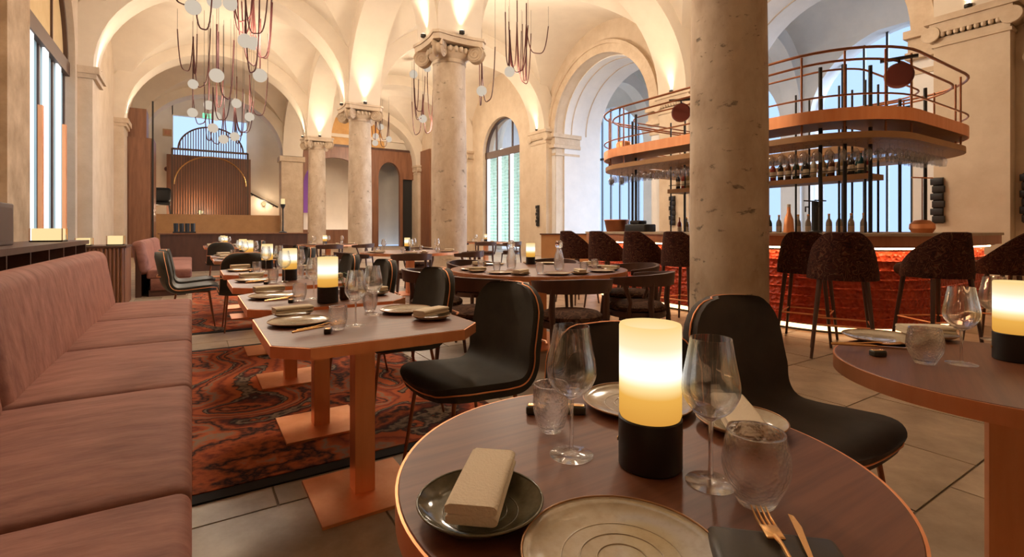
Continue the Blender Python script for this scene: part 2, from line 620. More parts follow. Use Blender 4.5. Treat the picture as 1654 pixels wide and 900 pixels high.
def arch_wall(mb, u0, u1, z0, z1, uc, a, zs, h, sill, mp, w0, w1, n=28):
    """a wall slab with one arched opening; mp(u, z, w) -> world point"""
    P = arch_pts(uc, a, zs, h, n)
    for w_, flip in ((w0, False), (w1, True)):
        def q(*pts):
            vs = [mp(u, z, w_) for u, z in pts]
            mb.add(vs, [tuple(range(len(vs)))[::-1] if flip else tuple(range(len(vs)))])
        q((u0, z0), (uc - a, z0), (uc - a, zs), (uc - a, z1), (u0, z1))
        q((uc + a, z0), (u1, z0), (u1, z1), (uc + a, z1), (uc + a, zs))
        for i in range(n):
            q(P[i], P[i + 1], (P[i + 1][0], z1), (P[i][0], z1))
        if sill > z0:
            q((uc - a, z0), (uc + a, z0), (uc + a, sill), (uc - a, sill))
    loop = [(uc - a, sill)] + P + [(uc + a, sill)]
    for i in range(len(loop) - 1):
        (ua, za), (ub, zb) = loop[i], loop[i + 1]
        mb.add([mp(ua, za, w0), mp(ub, zb, w0), mp(ub, zb, w1), mp(ua, za, w1)], [(0, 1, 2, 3)])
    if sill > z0:
        mb.add([mp(uc - a, sill, w0), mp(uc + a, sill, w0), mp(uc + a, sill, w1), mp(uc - a, sill, w1)], [(0, 1, 2, 3)])
    for ue in (u0, u1):
        mb.add([mp(ue, z0, w0), mp(ue, z1, w0), mp(ue, z1, w1), mp(ue, z0, w1)], [(0, 1, 2, 3)])

def arch_band(mb, uc, a, zs, h, t, mp, w0, w1, n=28, leg=0.0):
    A, B = arch_pts(uc, a, zs, h, n), arch_pts(uc, a + t, zs, h + t, n)
    if leg:
        A = [(A[0][0], zs - leg)] + A + [(A[-1][0], zs - leg)]
        B = [(B[0][0], zs - leg)] + B + [(B[-1][0], zs - leg)]
    rows = [[mp(u, z, w0) for u, z in A], [mp(u, z, w1) for u, z in A], [mp(u, z, w1) for u, z in B], [mp(u, z, w0) for u, z in B], [mp(u, z, w0) for u, z in A]]
    mb.grid(rows)
    for q in (0, -1):
        mb.add([r_[q] for r_ in rows[:4]], [(0, 1, 2, 3)])

mpY = lambda u, z, w_: (w_, u, z)       # wall runs along Y, thickness along X
mpX = lambda u, z, w_: (u, w_, z)       # wall runs along X, thickness along Y

# floor and its near stone tiles
mb = MB().box((6.0, 13.0, -0.056), (36, 36, 0.10))
floor = struct(mb, 'floor', 'grout', 'worn beige stone floor of the vaulted dining hall')
TS = 0.72
tile_me = MB().box((0, 0, -0.006), (TS - 0.010, TS - 0.010, 0.012)).mesh('tile', 'tile', 0)
for i in range(-1, 10):
    for j in range(0, 26):
        piece(tile_me, 'tile', floor, (i * TS + 0.30 + (0.36 if j % 2 else 0), j * TS + 0.45, 0))
far = MB()
for i in range(-3, 18):
    for j in range(26, 46):
        far.box((i * TS + 0.30, j * TS + 0.45, -0.006), (TS - 0.01, TS - 0.01, 0.012))
for i in list(range(-3, -1)) + list(range(11, 18)):
    for j in range(-6, 26):
        far.box((i * TS + 0.30, j * TS + 0.45, -0.006), (TS - 0.01, TS - 0.01, 0.012))
fo = build(far, 'far_tiles', 'tile', floor, 0)
fo['kind'] = 'stuff'

# vaulted ceiling: webs and arch bands
ceil = bpy.data.objects.new('ceiling', None)
link(ceil)
tag(ceil, 'cream plaster groin vaults with lit arch bands', None, None, 'structure')

def web(x0, x1, y0, y1, h):
    n = 40
    mb = MB()
    rows = []
    for i in range(n + 1):
        s_ = PI * i / n
        y = (y0 + y1) / 2 - (y1 - y0) / 2 * math.cos(s_)
        row = []
        for j in range(n + 1):
            t = PI * j / n
            x = (x0 + x1) / 2 - (x1 - x0) / 2 * math.cos(t)
            row.append((x, y, ZS + h * max(math.sin(s_), math.sin(t))))
        rows.append(row)
    m_ = n + 1
    fs = []
    for i in range(n):                     # triangles follow the groins so that the creases stay clean
        for j in range(n):
            a_, b_, c_, d_ = i * m_ + j, i * m_ + j + 1, (i + 1) * m_ + j + 1, (i + 1) * m_ + j
            if (i < n / 2) == (j < n / 2):
                fs += [(a_, b_, c_), (a_, c_, d_)]
            else:
                fs += [(a_, b_, d_), (b_, c_, d_)]
    mb.add([p for r_ in rows for p in r_], fs)
    build(mb, 'vault_web', 'plaster', ceil, 25)
for k in range(5):
    web(XW, XC, YK[k], YK[k + 1], 3.42)
    web(XC, XR, YK[k], YK[k + 1], 3.42)
for k in range(1, 6):
    y = YK[k]
    mb = MB()
    arch_band(mb, (XP + XC - AW) / 2, (XC - AW - XP) / 2, ZS, 2.95, 0.7, mpX, y - AW, y + AW)
    build(mb, 'arch_band', 'plaster', ceil, 30)
    mb = MB()
    arch_band(mb, (XC + AW + XR - 0.4) / 2, (XR - 0.4 - XC - AW) / 2, ZS, 2.95, 0.7, mpX, y - AW, y + AW)
    build(mb, 'arch_band', 'plaster', ceil, 30)
for k in range(0, 5):
    y0, y1 = YK[k] + AW, YK[k + 1] - AW
    mb = MB()
    arch_band(mb, (y0 + y1) / 2, (y1 - y0) / 2, ZS, 2.85, 0.7, mpY, XC - AW, XC + AW)
    build(mb, 'arch_band', 'plaster', ceil, 30)

# left wall, bay by bay
lw = bpy.data.objects.new('wall_left', None)
link(lw)
tag(lw, 'left stone wall with tall windows behind the pink banquettes', None, None, 'structure')
for k in range(5):
    mb = MB()
    y0, y1 = YK[k], YK[k + 1]
    if k in (2,):
        arch_wall(mb, y0, y1, 0, 9.2, (y0 + y1) / 2 + 0.15, 2.55, 5.3, 2.3, 0.55, mpY, XW - 0.45, XW)
    else:
        mb.box((XW - 0.2, (y0 + y1) / 2, 4.6), (0.4, y1 - y0, 9.2))
    build(mb, 'wall_bay', 'wallstone', lw, 30)
for k in range(0, 6):
    y = YK[k]
    mb = MB().box(((XW + XP) / 2, y, ZS / 2 - 0.15), (XP - XW, 1.15, ZS - 0.3))
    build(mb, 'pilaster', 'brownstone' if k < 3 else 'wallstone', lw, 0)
    mb = MB()
    mb.box(((XW + XP) / 2 + 0.04, y, ZS - 0.24), (XP - XW + 0.08, 1.24, 0.12)).box(((XW + XP) / 2 + 0.07, y, ZS - 0.09), (XP - XW + 0.14, 1.32, 0.18))
    build(mb, 'impost', 'stone', lw, 0)

# right wall with thick arches, pilasters and a glass block window
rw = bpy.data.objects.new('wall_right', None)
link(rw)
tag(rw, 'pale limestone right wall with deep round arches and pilasters', None, None, 'structure')
RA = {1: (6.75, 2.5, 5.25, 2.5, 0.0, 2.4), 2: (13.85, 2.55, 5.1, 2.5, 0.0, 2.4), 3: (20.85, 1.72, 5.0, 1.62, 0.0, 0.6)}
for k in range(5):
    mb = MB()
    y0, y1 = YK[k], YK[k + 1]
    if k in RA:
        uc, a, zs, h, sill, th = RA[k]
        arch_wall(mb, y0, y1, 0, 9.2, uc, a, zs, h, sill, mpY, XR, XR + th)
    else:
        mb.box((XR + 0.3, (y0 + y1) / 2, 4.6), (0.6, y1 - y0, 9.2))
    build(mb, 'wall_bay', 'wallstone', rw, 30)
    if k in (1, 2):
        uc, a, zs, h, sill, th = RA[k]
        for (t0, t1, pr) in ((0.0, 0.30, 0.10), (0.30, 0.42, 0.16)):
            mb = MB()
            arch_band(mb, uc, a + t0, zs, h + t0, t1 - t0, mpY, XR - pr, XR + 0.02)
            build(mb, 'archivolt', 'stone', rw, 30)
        for sg in (-1, 1):                     # entablature blocks the arch stands on
            mb = MB()
            yc = uc + sg * (a + 0.35)
            mb.box((XR + 0.55, yc, zs - 0.08), (1.5, 0.90, 0.16)).box((XR + 0.58, yc, zs - 0.30), (1.36, 0.80, 0.28))
            mb.box((XR + 0.55, yc, zs - 0.52), (1.44, 0.86, 0.14)).box((XR + 0.60, yc, zs - 0.85), (1.30, 0.78, 0.10))
            build(mb, 'entablature', 'stone', rw, 0)
            mb = MB()
            mb.box((XR + 0.62, yc + sg * -0.02, (zs - 0.5) / 2), (1.28, 0.62, zs - 0.5))
            build(mb, 'arch_pier', 'palestone', rw, 0)  # paler than the wall: daylight on the jamb is put into its colour
    if k in (1, 2):                            # added lining, its pale colour stands in for daylight on the reveal
        uc, a, zs, h, sill, th = RA[k]
        mb = MB()
        arch_band(mb, uc, a - 0.035, zs, h - 0.035, 0.08, mpY, XR + 0.42, XR + 2.42, leg=zs)
        build(mb, 'daylit_lining', 'palestone', rw, 30)
    if k in (1, 2):                            # seams between the soffit stones of the deep arch
        for dx in (0.8, 1.6):
            mb = MB()
            arch_band(mb, uc, a - 0.05, zs, h - 0.05, 0.03, mpY, XR + dx - 0.02, XR + dx + 0.02)
            build(mb, 'soffit_rib', 'stone', rw, 30)
for k in range(0, 6):
    y = YK[k]
    pil = MB().box((XR - 0.16, y, ZS / 2 - 0.2), (0.32, 1.1, ZS - 0.4))
    po = build(pil, 'pilaster', 'wallstone', rw, 0)
    mb = MB()
    mb.box((XR - 0.20, y, ZS - 0.06), (0.46, 1.36, 0.12)).box((XR - 0.18, y, ZS - 0.22), (0.42, 1.2, 0.2))
    mb.box((XR - 0.17, y, ZS - 0.55), (0.36, 1.16, 0.06))
    build(mb, 'pilaster_capital', 'stone', po, 0)
    for sg in (-1, 1):
        v = MB()
        Xf = Matrix.Translation((XR - 0.19, y + sg * 0.58, ZS - 0.32)) @ Matrix.Rotation(R(90), 4, 'Y')
        v.lathe([(0.15, -0.22), (0.16, -0.19), (0.13, -0.17), (0.13, 0.17), (0.16, 0.19), (0.15, 0.22)], n=20, xf=Xf)
        build(v, 'volute', 'stone', po)
    e = MB()
    for q in range(9):
        e.lathe([(0.0, -0.07), (0.035, -0.045), (0.045, 0.0), (0.035, 0.04), (0.0, 0.05)], (XR - 0.35, y - 0.4 + q * 0.1, ZS - 0.34), 8)
    build(e, 'egg_moulding', 'stone', po)
# lower cornice with small scroll on the wall past the near pilaster
mb = MB()
mb.box((XR - 0.10, 0.6, 4.92), (0.22, 3.9, 0.16)).box((XR - 0.06, 0.6, 4.72), (0.14, 3.9, 0.22))
mb.box((XR - 0.05, 0.9, 4.32), (0.12, 3.2, 0.10))
build(mb, 'cornice', 'stone', rw, 0)
v = MB().lathe([(0.11, -0.1), (0.13, -0.08), (0.10, -0.06), (0.10, 0.06), (0.13, 0.08), (0.11, 0.1)], n=18, xf=Matrix.Translation((XR - 0.08, 2.45, 4.22)) @ Matrix.Rotation(R(90), 4, 'Y'))
build(v, 'scroll', 'stone', rw)

# gallery outside the right arches
ga = bpy.data.objects.new('wall_gallery', None)
link(ga)
tag(ga, 'pale daylit arcade gallery seen through the right arches', None, None, 'structure')
GX0, GX1 = XR + 2.4, 19.6
for yc in (-0.3, 6.75, 13.85, 20.9):
    mb = MB()
    arch_wall(mb, yc - 3.53, yc + 3.53, 0, 9.8, yc, 3.0, 5.2, 2.8, 0.0, mpY, GX1, GX1 + 0.8)
    build(mb, 'outer_bay', 'palestone', ga, 30)
    gw = MB()
    for q in range(-4, 5):
        hgt = 5.2 + 2.8 * math.sqrt(max(0, 1 - (q * 0.70 / 3.0) ** 2))
        gw.box((GX1 + 0.55, yc + q * 0.70, hgt / 2), (0.09, 0.07, hgt))
    for z in (5.2,):
        gw.box((GX1 + 0.55, yc, z), (0.1, 6.0, 0.12))
    build(gw, 'glazing_bars', 'black', ga, 0)
    arc = arch_pts(yc, 3.0, 5.2, 2.8)
    build(MB().add([(GX1 + 0.58, yc - 3.0, 0)] + [(GX1 + 0.58, u, z) for u, z in arc] + [(GX1 + 0.58, yc + 3.0, 0)], [tuple(range(len(arc) + 2))]), 'pane', 'pane', ga, 0)
    mb = MB()
    arch_band(mb, (GX0 + GX1) / 2, (GX1 - GX0) / 2 - 0.30, 5.4, 2.7, 0.6, mpX, yc + 3.2, yc + 3.85, leg=5.4)
    build(mb, 'gallery_rib', 'palestone', ga, 30)
gv = MB()
rows = [[(u, y, z) for u, z in arch_pts((GX0 + GX1) / 2, (GX1 - GX0) / 2, 7.9, 1.5, 24)] for y in (-4, 24.6)]
gv.grid(rows)
build(gv, 'gallery_vault', 'palestone', ga, 40)
build(MB().box(((GX0 + GX1) / 2, 24.8, 4.8), (5.4, 0.4, 9.6)).box(((GX0 + GX1) / 2, -4.0, 4.8), (5.4, 0.4, 9.6)), 'gallery_end', 'palestone', ga, 0)

# near wall behind the camera
wn = struct(MB().box((5.1, YK[0] - 0.2, 4.6), (15.9, 0.4, 9.2)), 'wall_near', 'wallstone', 'plain stone wall closing the near end of the hall', smooth=0)

# far end: plaster end wall with blue lit opening, stair landing, wood panelling
wf = bpy.data.objects.new('wall_far', None)
link(wf)
tag(wf, 'far end wall with raised stair landing and timber panelling', None, None, 'structure')
mb = MB()
YF = 34.2
for c_, d_, nm_ in (((-1.9, YF, 4.6), (2.0, 0.3, 9.2), 'end_wall'), ((4.2, YF, 4.6), (2.8, 0.3, 9.2), 'end_wall'), ((0.95, YF, 8.4), (3.8, 0.3, 1.6), 'end_wall'), ((0.95, YF, 1.0), (3.8, 0.3, 2.0), 'end_wall'),
                    ((XW - 0.2, 32.8, 4.6), (0.4, 3.2, 9.2), 'side_wall'), ((5.3, 32.9, 4.6), (0.5, 2.6, 9.2), 'side_wall'), ((1.4, 32.8, 9.1), (8, 3.4, 0.2), 'landing_ceiling')):
    build(MB().box(c_, d_), nm_, 'plaster', wf, 0)
build(MB().box((1.2, 31.65, 0.96), (7.2, 0.3, 1.92)), 'landing_wall', 'tanwood', wf, 0)
build(MB().box((1.2, 33.0, 1.87), (7.2, 2.6, 0.1)), 'landing_floor', 'tanwood', wf, 0)
build(MB().box((XC, 31.35, ZS / 2), (1.15, 0.9, ZS)).box((XC, 31.3, ZS - 0.15), (1.35, 1.1, 0.3)), 'end_pier', 'stone', wf, 0)
# timber end of the aisle
mb = MB()
arch_wall(mb, 5.4, 9.4, 0, 6.2, 7.42, 1.88, 3.8, 1.7, 1.1, mpX, YEND, YEND + 0.3)
arch_wall(mb, 9.4, 11.65, 0, 6.2, 10.75, 0.72, 4.5, 0.95, 0.0, mpX, YEND, YEND + 0.3)
mb.box((12.2, YEND + 0.15, 5.3), (1.1, 0.3, 1.8)).box((12.6, YEND + 0.15, 2.2), (0.3, 0.3, 4.4))
build(mb, 'timber_panelling', 'wood', wf, 30)
mb = MB().box((XR - 0.06, 30.3, 3.1), (0.12, 2.2, 6.2))
build(mb, 'timber_return', 'wood', wf, 0)
mb = MB().box((9.0, YEND + 0.16, 6.25), (7.4, 0.4, 0.14))
build(mb, 'timber_cornice', 'walnut', wf, 0)
mb = MB()
P = arch_pts(8.2, 2.3, 6.3, 2.1)
mb.add([(u, YEND + 0.20, z) for u, z in P], [tuple(range(len(P)))])
build(mb, 'lunette', 'goldwood', wf, 0)
mb = MB().box((9.0, YEND + 0.5, 7.7), (7.6, 0.3, 3.0))
build(mb, 'upper_wall', 'plaster', wf, 0)
mb = MB().box((9.0, 35.0, 3.5), (9, 0.3, 7)).box((13.2, 33.2, 3.5), (0.3, 3.4, 7)).box((9, 33.2, 6.9), (8, 3.4, 0.2)).box((9.55, 33.2, 3.4), (0.2, 3.2, 6.8))
build(mb, 'back_room', 'plaster', wf, 0)
build(MB().box((12.1, YEND + 0.28, 2.2), (0.85, 0.06, 4.4)), 'dark_door', 'black', wf, 0)

# ------------------------------------------------------------------ columns
shaft_prof = [(0.405, 0.0), (0.415, 0.03), (0.415, 0.14), (0.395, 0.17), (0.392, 0.6), (0.392, 1.6), (0.386, 2.6), (0.374, 3.6), (0.36, 4.5), (0.355, 4.76), (0.375, 4.78), (0.375, 4.83), (0.355, 4.86)]
shaft_me = MB().lathe(shaft_prof, n=56).mesh('shaft', 'column', 40)

def make_capital():
    mb = MB().lathe([(0.355, 4.84), (0.37, 4.88), (0.44, 4.93), (0.47, 5.0), (0.47, 5.06), (0.40, 5.10)], n=40)
    pts = []
    for q in range(4):
        a0 = q * PI / 2 + PI / 4
        for t in (-0.09, 0.09):
            pts.append((0.80 * math.cos(a0 + t), 0.80 * math.sin(a0 + t)))
        for t in (0.22, 0.38, 0.54, 0.70):
            pass
        for s_ in (0.25, 0.5, 0.75):
            aa = a0 + PI / 2 * s_
            rr = 0.565 + 0.10 * abs(s_ - 0.5) * 2
            pts.append((rr * math.cos(aa), rr * math.sin(aa)))
    mb.prism(pts, 5.12, 5.24)
    pts2 = [(x * 1.05, y * 1.05) for x, y in pts]
    mb.prism(pts2, 5.24, 5.30)
    return mb.mesh('capital', 'stone', 35)
cap_me = make_capital()
vol = MB()
sp = []
for i in range(60):
    a = i / 59 * 2.6 * 2 * PI
    sp.append((0.185 * (1 - 0.86 * i / 59) * math.cos(a), 0.185 * (1 - 0.86 * i / 59) * math.sin(a)))
vol.lathe([(0.17, -0.10), (0.185, -0.08), (0.12, -0.03), (0.12, 0.03), (0.185, 0.08), (0.17, 0.10)], n=26, xf=Matrix.Rotation(R(90), 4, 'X'))
for sd in (-0.10, 0.10):
    vol.tube([(x, sd, z) for x, z in sp], 0.018, 6)
vol_me = vol.mesh('volute', 'stone', 40)
egg_me = MB().lathe([(0, -0.07), (0.035, -0.05), (0.05, 0.0), (0.04, 0.05), (0, 0.065)], n=10).mesh('egg', 'stone', 60)

col_desc = ['big weathered stone column standing in front of the red bar', 'stone column with scroll capital rising behind the oval dining chairs table',
            'pale stone column second after the bar column along the arcade', 'slender looking stone column third after the bar column along the arcade']
for k in range(1, 5):
    y = YK[k]
    t = thing('column', col_desc[k - 1], 'column', (XC, y, 0), 0, 'stone columns of the arcade')
    piece(shaft_me, 'shaft', t)
    c = piece(cap_me, 'capital', t)
    for q in range(4):
        a = q * PI / 2 + PI / 4
        piece(vol_me, 'volute', c, (0.62 * math.cos(a), 0.62 * math.sin(a), 4.98), a)
    for q in range(24):
        a = q * PI / 12 + 0.13
        piece(egg_me, 'egg', c, (0.47 * math.cos(a), 0.47 * math.sin(a), 5.03))
# uplights sitting on capitals and imposts
ul_me_b = MB().lathe([(0.05, 0), (0.06, 0.01), (0.06, 0.06), (0.05, 0.07)], n=14).mesh('housing', 'iron')
ul_me_l = MB().lathe([(0.045, 0.070), (0.045, 0.074)], n=14).mesh('lens', 'uplamp')

def uplight(x, y, z, tilt, label, power=UP_W):
    t = thing('uplight', label, 'spotlight', (x, y, z), 0, 'uplights grazing the arch bands')
    piece(ul_me_b, 'housing', t)
    piece(ul_me_l, 'lens', t)
    l = bpy.data.lights.new('uplight_beam', 'SPOT')
    l.energy = power
    l.color = SPOT_C
    l.spot_size = R(66)
    l.spot_blend = 1.0
    l.shadow_soft_size = 0.06
    lo = bpy.data.objects.new('uplight_beam', l)
    lo.location = (0, 0, 0.11)
    d = Vector(tilt)
    lo.rotation_euler = d.to_track_quat('-Z', 'Y').to_euler()
    link(lo, t)
OFF = AW + 0.10
for k in range(1, 5):
    y = YK[k]
    nm = ['first', 'second', 'third', 'fourth'][k - 1]
    for dx, dy, side in ((-OFF, 0, 'nave'), (OFF, 0, 'bar aisle'), (0, -OFF, 'near'), (0, OFF, 'far')):
        uplight(XC + dx, y + dy, 5.302, (dx * 0.3, dy * 0.3, 1), 'small warm uplight on the %s side of the %s column capital' % (side, nm))
    uplight(XP + 0.06, y, ZS + 0.005, (0.25, 0, 1), 'small warm uplight on the left wall impost facing the %s column' % nm)
    uplight(XR - 0.42, y, ZS + 0.005, (-0.25, 0, 1), 'small warm uplight on the right pilaster facing the %s column' % nm)

# ------------------------------------------------------------------ windows
def led_window(idx, label, x, y0, y1, z0, z1, nb, ztop, face, blocks):
    wdw = bpy.data.objects.new('window_%d' % idx, None)
    link(wdw)
    tag(wdw, label, None, None, 'structure')
    st = (y1 - y0) / nb
    mb = MB()
    mb.box((x, (y0 + y1) / 2, z1 + 0.16), (0.22, y1 - y0 + 0.2, 0.34)).box((x, (y0 + y1) / 2, z0 - 0.05), (0.22, y1 - y0 + 0.1, 0.1))
    yc, a = (y0 + y1) / 2, (y1 - y0) / 2
    arch_band(mb, yc, a, z1 + 0.3, ztop - z1 - 0.3, 0.12, mpY, x - 0.08, x + 0.08)
    for u in (-0.45, 0.45):
        hh = (ztop - z1 - 0.3) * math.sqrt(1 - u * u)
        mb.box((x, yc + u * a, z1 + 0.3 + hh / 2), (0.08, 0.06, hh))
    build(mb, 'window_frame', 'bronze', wdw, 30)
    pane_me = MB().box((0, 0, 0), (0.02, st * 0.74, z1 - z0)).mesh('pane', 'frost', 0)
    strip_me = MB().box((0, 0, 0), (0.04, st * (0.24 if blocks else 0.30), z1 - z0)).mesh('light_strip', 'ledwhite', 0)
    mul_me = MB().box((0, 0, 0), (0.05 if not blocks else 0.16, 0.10, z1 - z0)).mesh('mullion', 'bronze', 0)
    blk_me = MB().rbox((0, 0, 0), (0.07, st * 0.27, 0.15), 0.02, 2).mesh('glass_block', 'block', 40)
    zc = (z0 + z1) / 2
    for i in range(nb):
        yy = y0 + st * i
        piece(mul_me, 'mullion', wdw, (x, yy, zc))
        piece(pane_me, 'pane', wdw, (x, yy + st * 0.5, zc))
        for q in ((0.26,) if not blocks else (0.80,)):
            piece(strip_me, 'light_strip', wdw, (x + face * 0.06, yy + st * q, zc))
        if blocks:
            for b_ in range(int((z1 - z0) / 0.165)):
                for q in (0.22, 0.5):
                    piece(blk_me, 'glass_block', wdw, (x + face * 0.05, yy + st * q, z0 + 0.09 + b_ * 0.165))
    piece(mul_me, 'mullion', wdw, (x, y1, zc))
    P = arch_pts(yc, a, z1 + 0.3, ztop - z1 - 0.3)
    build(MB().add([(x, u, z) for u, z in P], [tuple(range(len(P)))]), 'fanlight', 'pane' if blocks else 'goldplaster', wdw, 0)
    return wdw
wl = led_window(1, 'tall left window of reeded glass with white light strips', XW - 0.2, 11.42, 16.2, 0.6, 4.92, 4, 7.45, 1, False)
build(MB().box((XW - 0.08, 13.4, 2.3), (0.07, 0.12, 2.6)).box((XW - 0.08, 15.6, 2.3), (0.07, 0.12, 2.6)), 'copper_post', 'copper', wl, 0)
led_window(2, 'right arched window of glass blocks with bright vertical light strips', XR + 0.25, 19.2, 22.5, 0.4, 4.75, 3, 6.55, -1, True)

# ------------------------------------------------------------------ seating: banquettes
def banquette(label, y0, y1, seat_cuts, back_cuts, xf=-0.02, xb=-0.56, zs=0.46, zt=0.93):
    t = thing('banquette', label, 'banquette', (0, y0, 0), 0)
    t.location = (0, 0, 0)
    L, yc = y1 - y0, (y0 + y1) / 2
    build(MB().box(((xf + xb) / 2 - 0.06, yc, 0.055), (xf - xb - 0.02, L - 0.06, 0.11)), 'plinth', 'walnut', t, 0)
    build(MB().rbox(((xf + xb) / 2 - 0.02, yc, 0.20), (xf - xb + 0.02, L, 0.20), 0.02, 2), 'seat_base', 'pink', t)
    for a, b in zip(seat_cuts[:-1], seat_cuts[1:]):
        build(MB().rbox(((xf + xb) / 2 - 0.03, (a + b) / 2, 0.375), (xf - xb + 0.10, b - a - 0.004, 0.15), 0.035, 4, 0.022), 'seat_cushion', 'pink', t, 50)
    lean = Matrix.Translation((xb - 0.06, 0, 0)) @ Matrix.Rotation(R(-9), 4, 'Y')
    for a, b in zip(back_cuts[:-1], back_cuts[1:]):
        build(MB().rbox((0.005, (a + b) / 2, 0.665), (0.19, b - a - 0.004, 0.57), 0.085, 6, xf=lean), 'back_cushion', 'pink', t, 50)
    build(MB().box((xb - 0.19, yc, 0.42), (0.08, L - 0.02, 0.84)), 'back_panel', 'walnut', t, 0)
    return t
banquette('long dusty pink velvet banquette beside the chamfered tables', -0.6, 5.92, [-0.6, 0.52, 1.59, 2.66, 3.72, 4.78, 5.92], [-0.6, 2.66, 5.92])
banquette('shorter pink velvet banquette past the ribbed divider cabinet', 10.3, 14.6, [10.3, 11.7, 13.1, 14.6], [10.3, 12.4, 14.6])

# ------------------------------------------------------------------ chairs
def catmull(P, n):
    out = []
    for i in range(len(P) - 1):
        p0, p1, p2, p3 = P[max(i - 1, 0)], P[i], P[i + 1], P[min(i + 2, len(P) - 1)]
        for k in range(n):
            t = k / n
            out.append(tuple(0.5 * (2 * b + (c - a) * t + (2 * a - 5 * b + 4 * c - d) * t * t + (3 * b - a - 3 * c + d) * t ** 3) for a, b, c, d in zip(p0, p1, p2, p3)))
    out.append(P[-1])
    return out

def shell_chair(name, fabric, wide=1.0):
    t = thing(name, 'chair', 'chair')
    prof = catmull([(0.265, 0.455), (0.20, 0.478), (0.06, 0.470), (-0.08, 0.458), (-0.165, 0.468), (-0.215, 0.515), (-0.243, 0.60), (-0.268, 0.73), (-0.295, 0.875)], 5)
    prof = [prof[0], tuple((a * .6 + b * .4) for a, b in zip(prof[0], prof[1]))] + prof[1:-1] + [tuple((a * .4 + b * .6) for a, b in zip(prof[-2], prof[-1])), prof[-1]]
    n = len(prof)
    d = [0]
    for i in range(1, n):
        d.append(d[-1] + math.dist(prof[i], prof[i - 1]))
    L = d[-1]
    nm = 15

    def layer(off, puff, grow=0.0):
        rows = []
        for i in range(n):
            a, b = prof[max(i - 1, 0)], prof[min(i + 1, n - 1)]
            tx, tz = b[0] - a[0], b[1] - a[1]
            l = math.hypot(tx, tz)
            nx, nz = tz / l, -tx / l        # points up on the seat, forward on the back
            s_ = d[i] / L
            W = (0.262 - 0.03 * s_) * wide + grow
            if s_ < 0.35:
                rc, ds = 0.15, d[i]
            else:
                rc, ds = 0.15, L - d[i]
            wv = W if ds >= rc else W - rc + math.sqrt(max(0, rc * rc - (rc - ds) ** 2))
            back = max(0.0, min(1.0, (s_ - 0.42) / 0.25))
            row = []
            for j in range(nm):
                u = -1 + 2 * j / (nm - 1)
                e = off + puff * (1 - u ** 4) * min(1, ds / 0.05)
                x = prof[i][0] + nx * e + back * 0.055 * u * u
                z = prof[i][1] + nz * e + (1 - back) * 0.010 * u * u
                row.append(Vector((x, u * wv, z)))
            rows.append(row)
        return rows

    def solid(A, B):
        mb = MB()
        mb.grid(A)
        mb.grid(B)
        bd = lambda G: [r_[0] for r_ in G] + G[-1][1:] + [r_[-1] for r_ in G[::-1]][1:] + G[0][::-1][1:-1]
        a, b = bd(A), bd(B)
        mb.grid([a, b], closed=True)
        return mb, a
    mb, _ = solid(layer(0.0, 0.014), layer(-0.030, 0.0))
    build(mb, 'seat_pad', fabric, t, 60)
    mb, edge = solid(layer(-0.030, 0.0, 0.004), layer(-0.062, -0.012, 0.004))
    osh = build(mb, 'outer_shell', fabric, t, 60)
    build(MB().tube(edge, 0.0036, 6, True), 'piping', 'copper', osh, 80)
    build(MB().tube([(-0.29, -0.245 * wide, 0.60), (-0.325, -0.2 * wide, 0.60), (-0.335, 0, 0.60), (-0.325, 0.2 * wide, 0.60), (-0.29, 0.245 * wide, 0.60)], 0.006, 6), 'back_rail', 'copper', t)
    fr = [(0.17, -0.17), (0.17, 0.17), (-0.15, 0.17), (-0.15, -0.17)]
    build(MB().tube([(x, y, 0.402 - 0.0 * x) for x, y in fr], 0.008, 6, True), 'under_frame', 'copperdk', t)
    for x, y in fr:
        build(MB().tube([(x, y, 0.405), (x * 1.15 + (0.03 if x > 0 else -0.05), y * 1.2, 0.0)], [0.010, 0.0075], 8), 'leg', 'copperdk', t)
    return t
green_chair = shell_chair('velvet_chair', 'green')
brown_chair = shell_chair('velvet_chair', 'brownvelvet', 1.06)
grey_chair = shell_chair('leather_chair', 'grey')
CH = 'copper piped shell chairs'
ORD = ['first', 'second', 'third', 'fourth', 'fifth', 'sixth', 'seventh', 'eighth']
TX = 0.625
TROW = [2.18, 3.02, 4.07, 5.15, 7.30, 8.20, 12.9, 13.8]
for i, y in enumerate(TROW[:7]):
    put(green_chair, (1.085, y - (0.09 if i == 0 else 0.0), 0.0135 if 2.5 < y < 11 else 0.0), PI + (0.10 if i == 0 else 0.0), 'dark green velvet shell chair at the %s chamfered table, opposite the banquette side' % ORD[i], CH)
put(grey_chair, (0.00, 6.92, 0.0135), 0.0, 'grey green leather shell chair in the gap just past the long pink banquette', CH)
put(grey_chair, (0.00, 7.72, 0.0135), 0.0, 'grey green leather shell chair at the side of the sixth chamfered table', CH)
put(green_chair, (0.50, 6.42, 0.0135), PI / 2, 'dark green velvet shell chair with its back to the fourth chamfered table', CH)
put(green_chair, (0.50, 12.0, 0), PI / 2, 'dark green velvet shell chair at the head of the seventh chamfered table', CH)
put(brown_chair, (1.78, 0.93, 0), R(-93), 'charcoal velvet shell chair with copper legs tucked toward the right round table', CH)
low = put(brown_chair, (1.06, 1.06, 0), R(225), 'charcoal velvet shell chair with low back behind the round table candle lamp', CH)
low.scale = (1, 1, 0.93)
put(brown_chair, (2.60, 0.20, 0), R(165), 'charcoal velvet shell chair on the bar side of the right round table', CH)

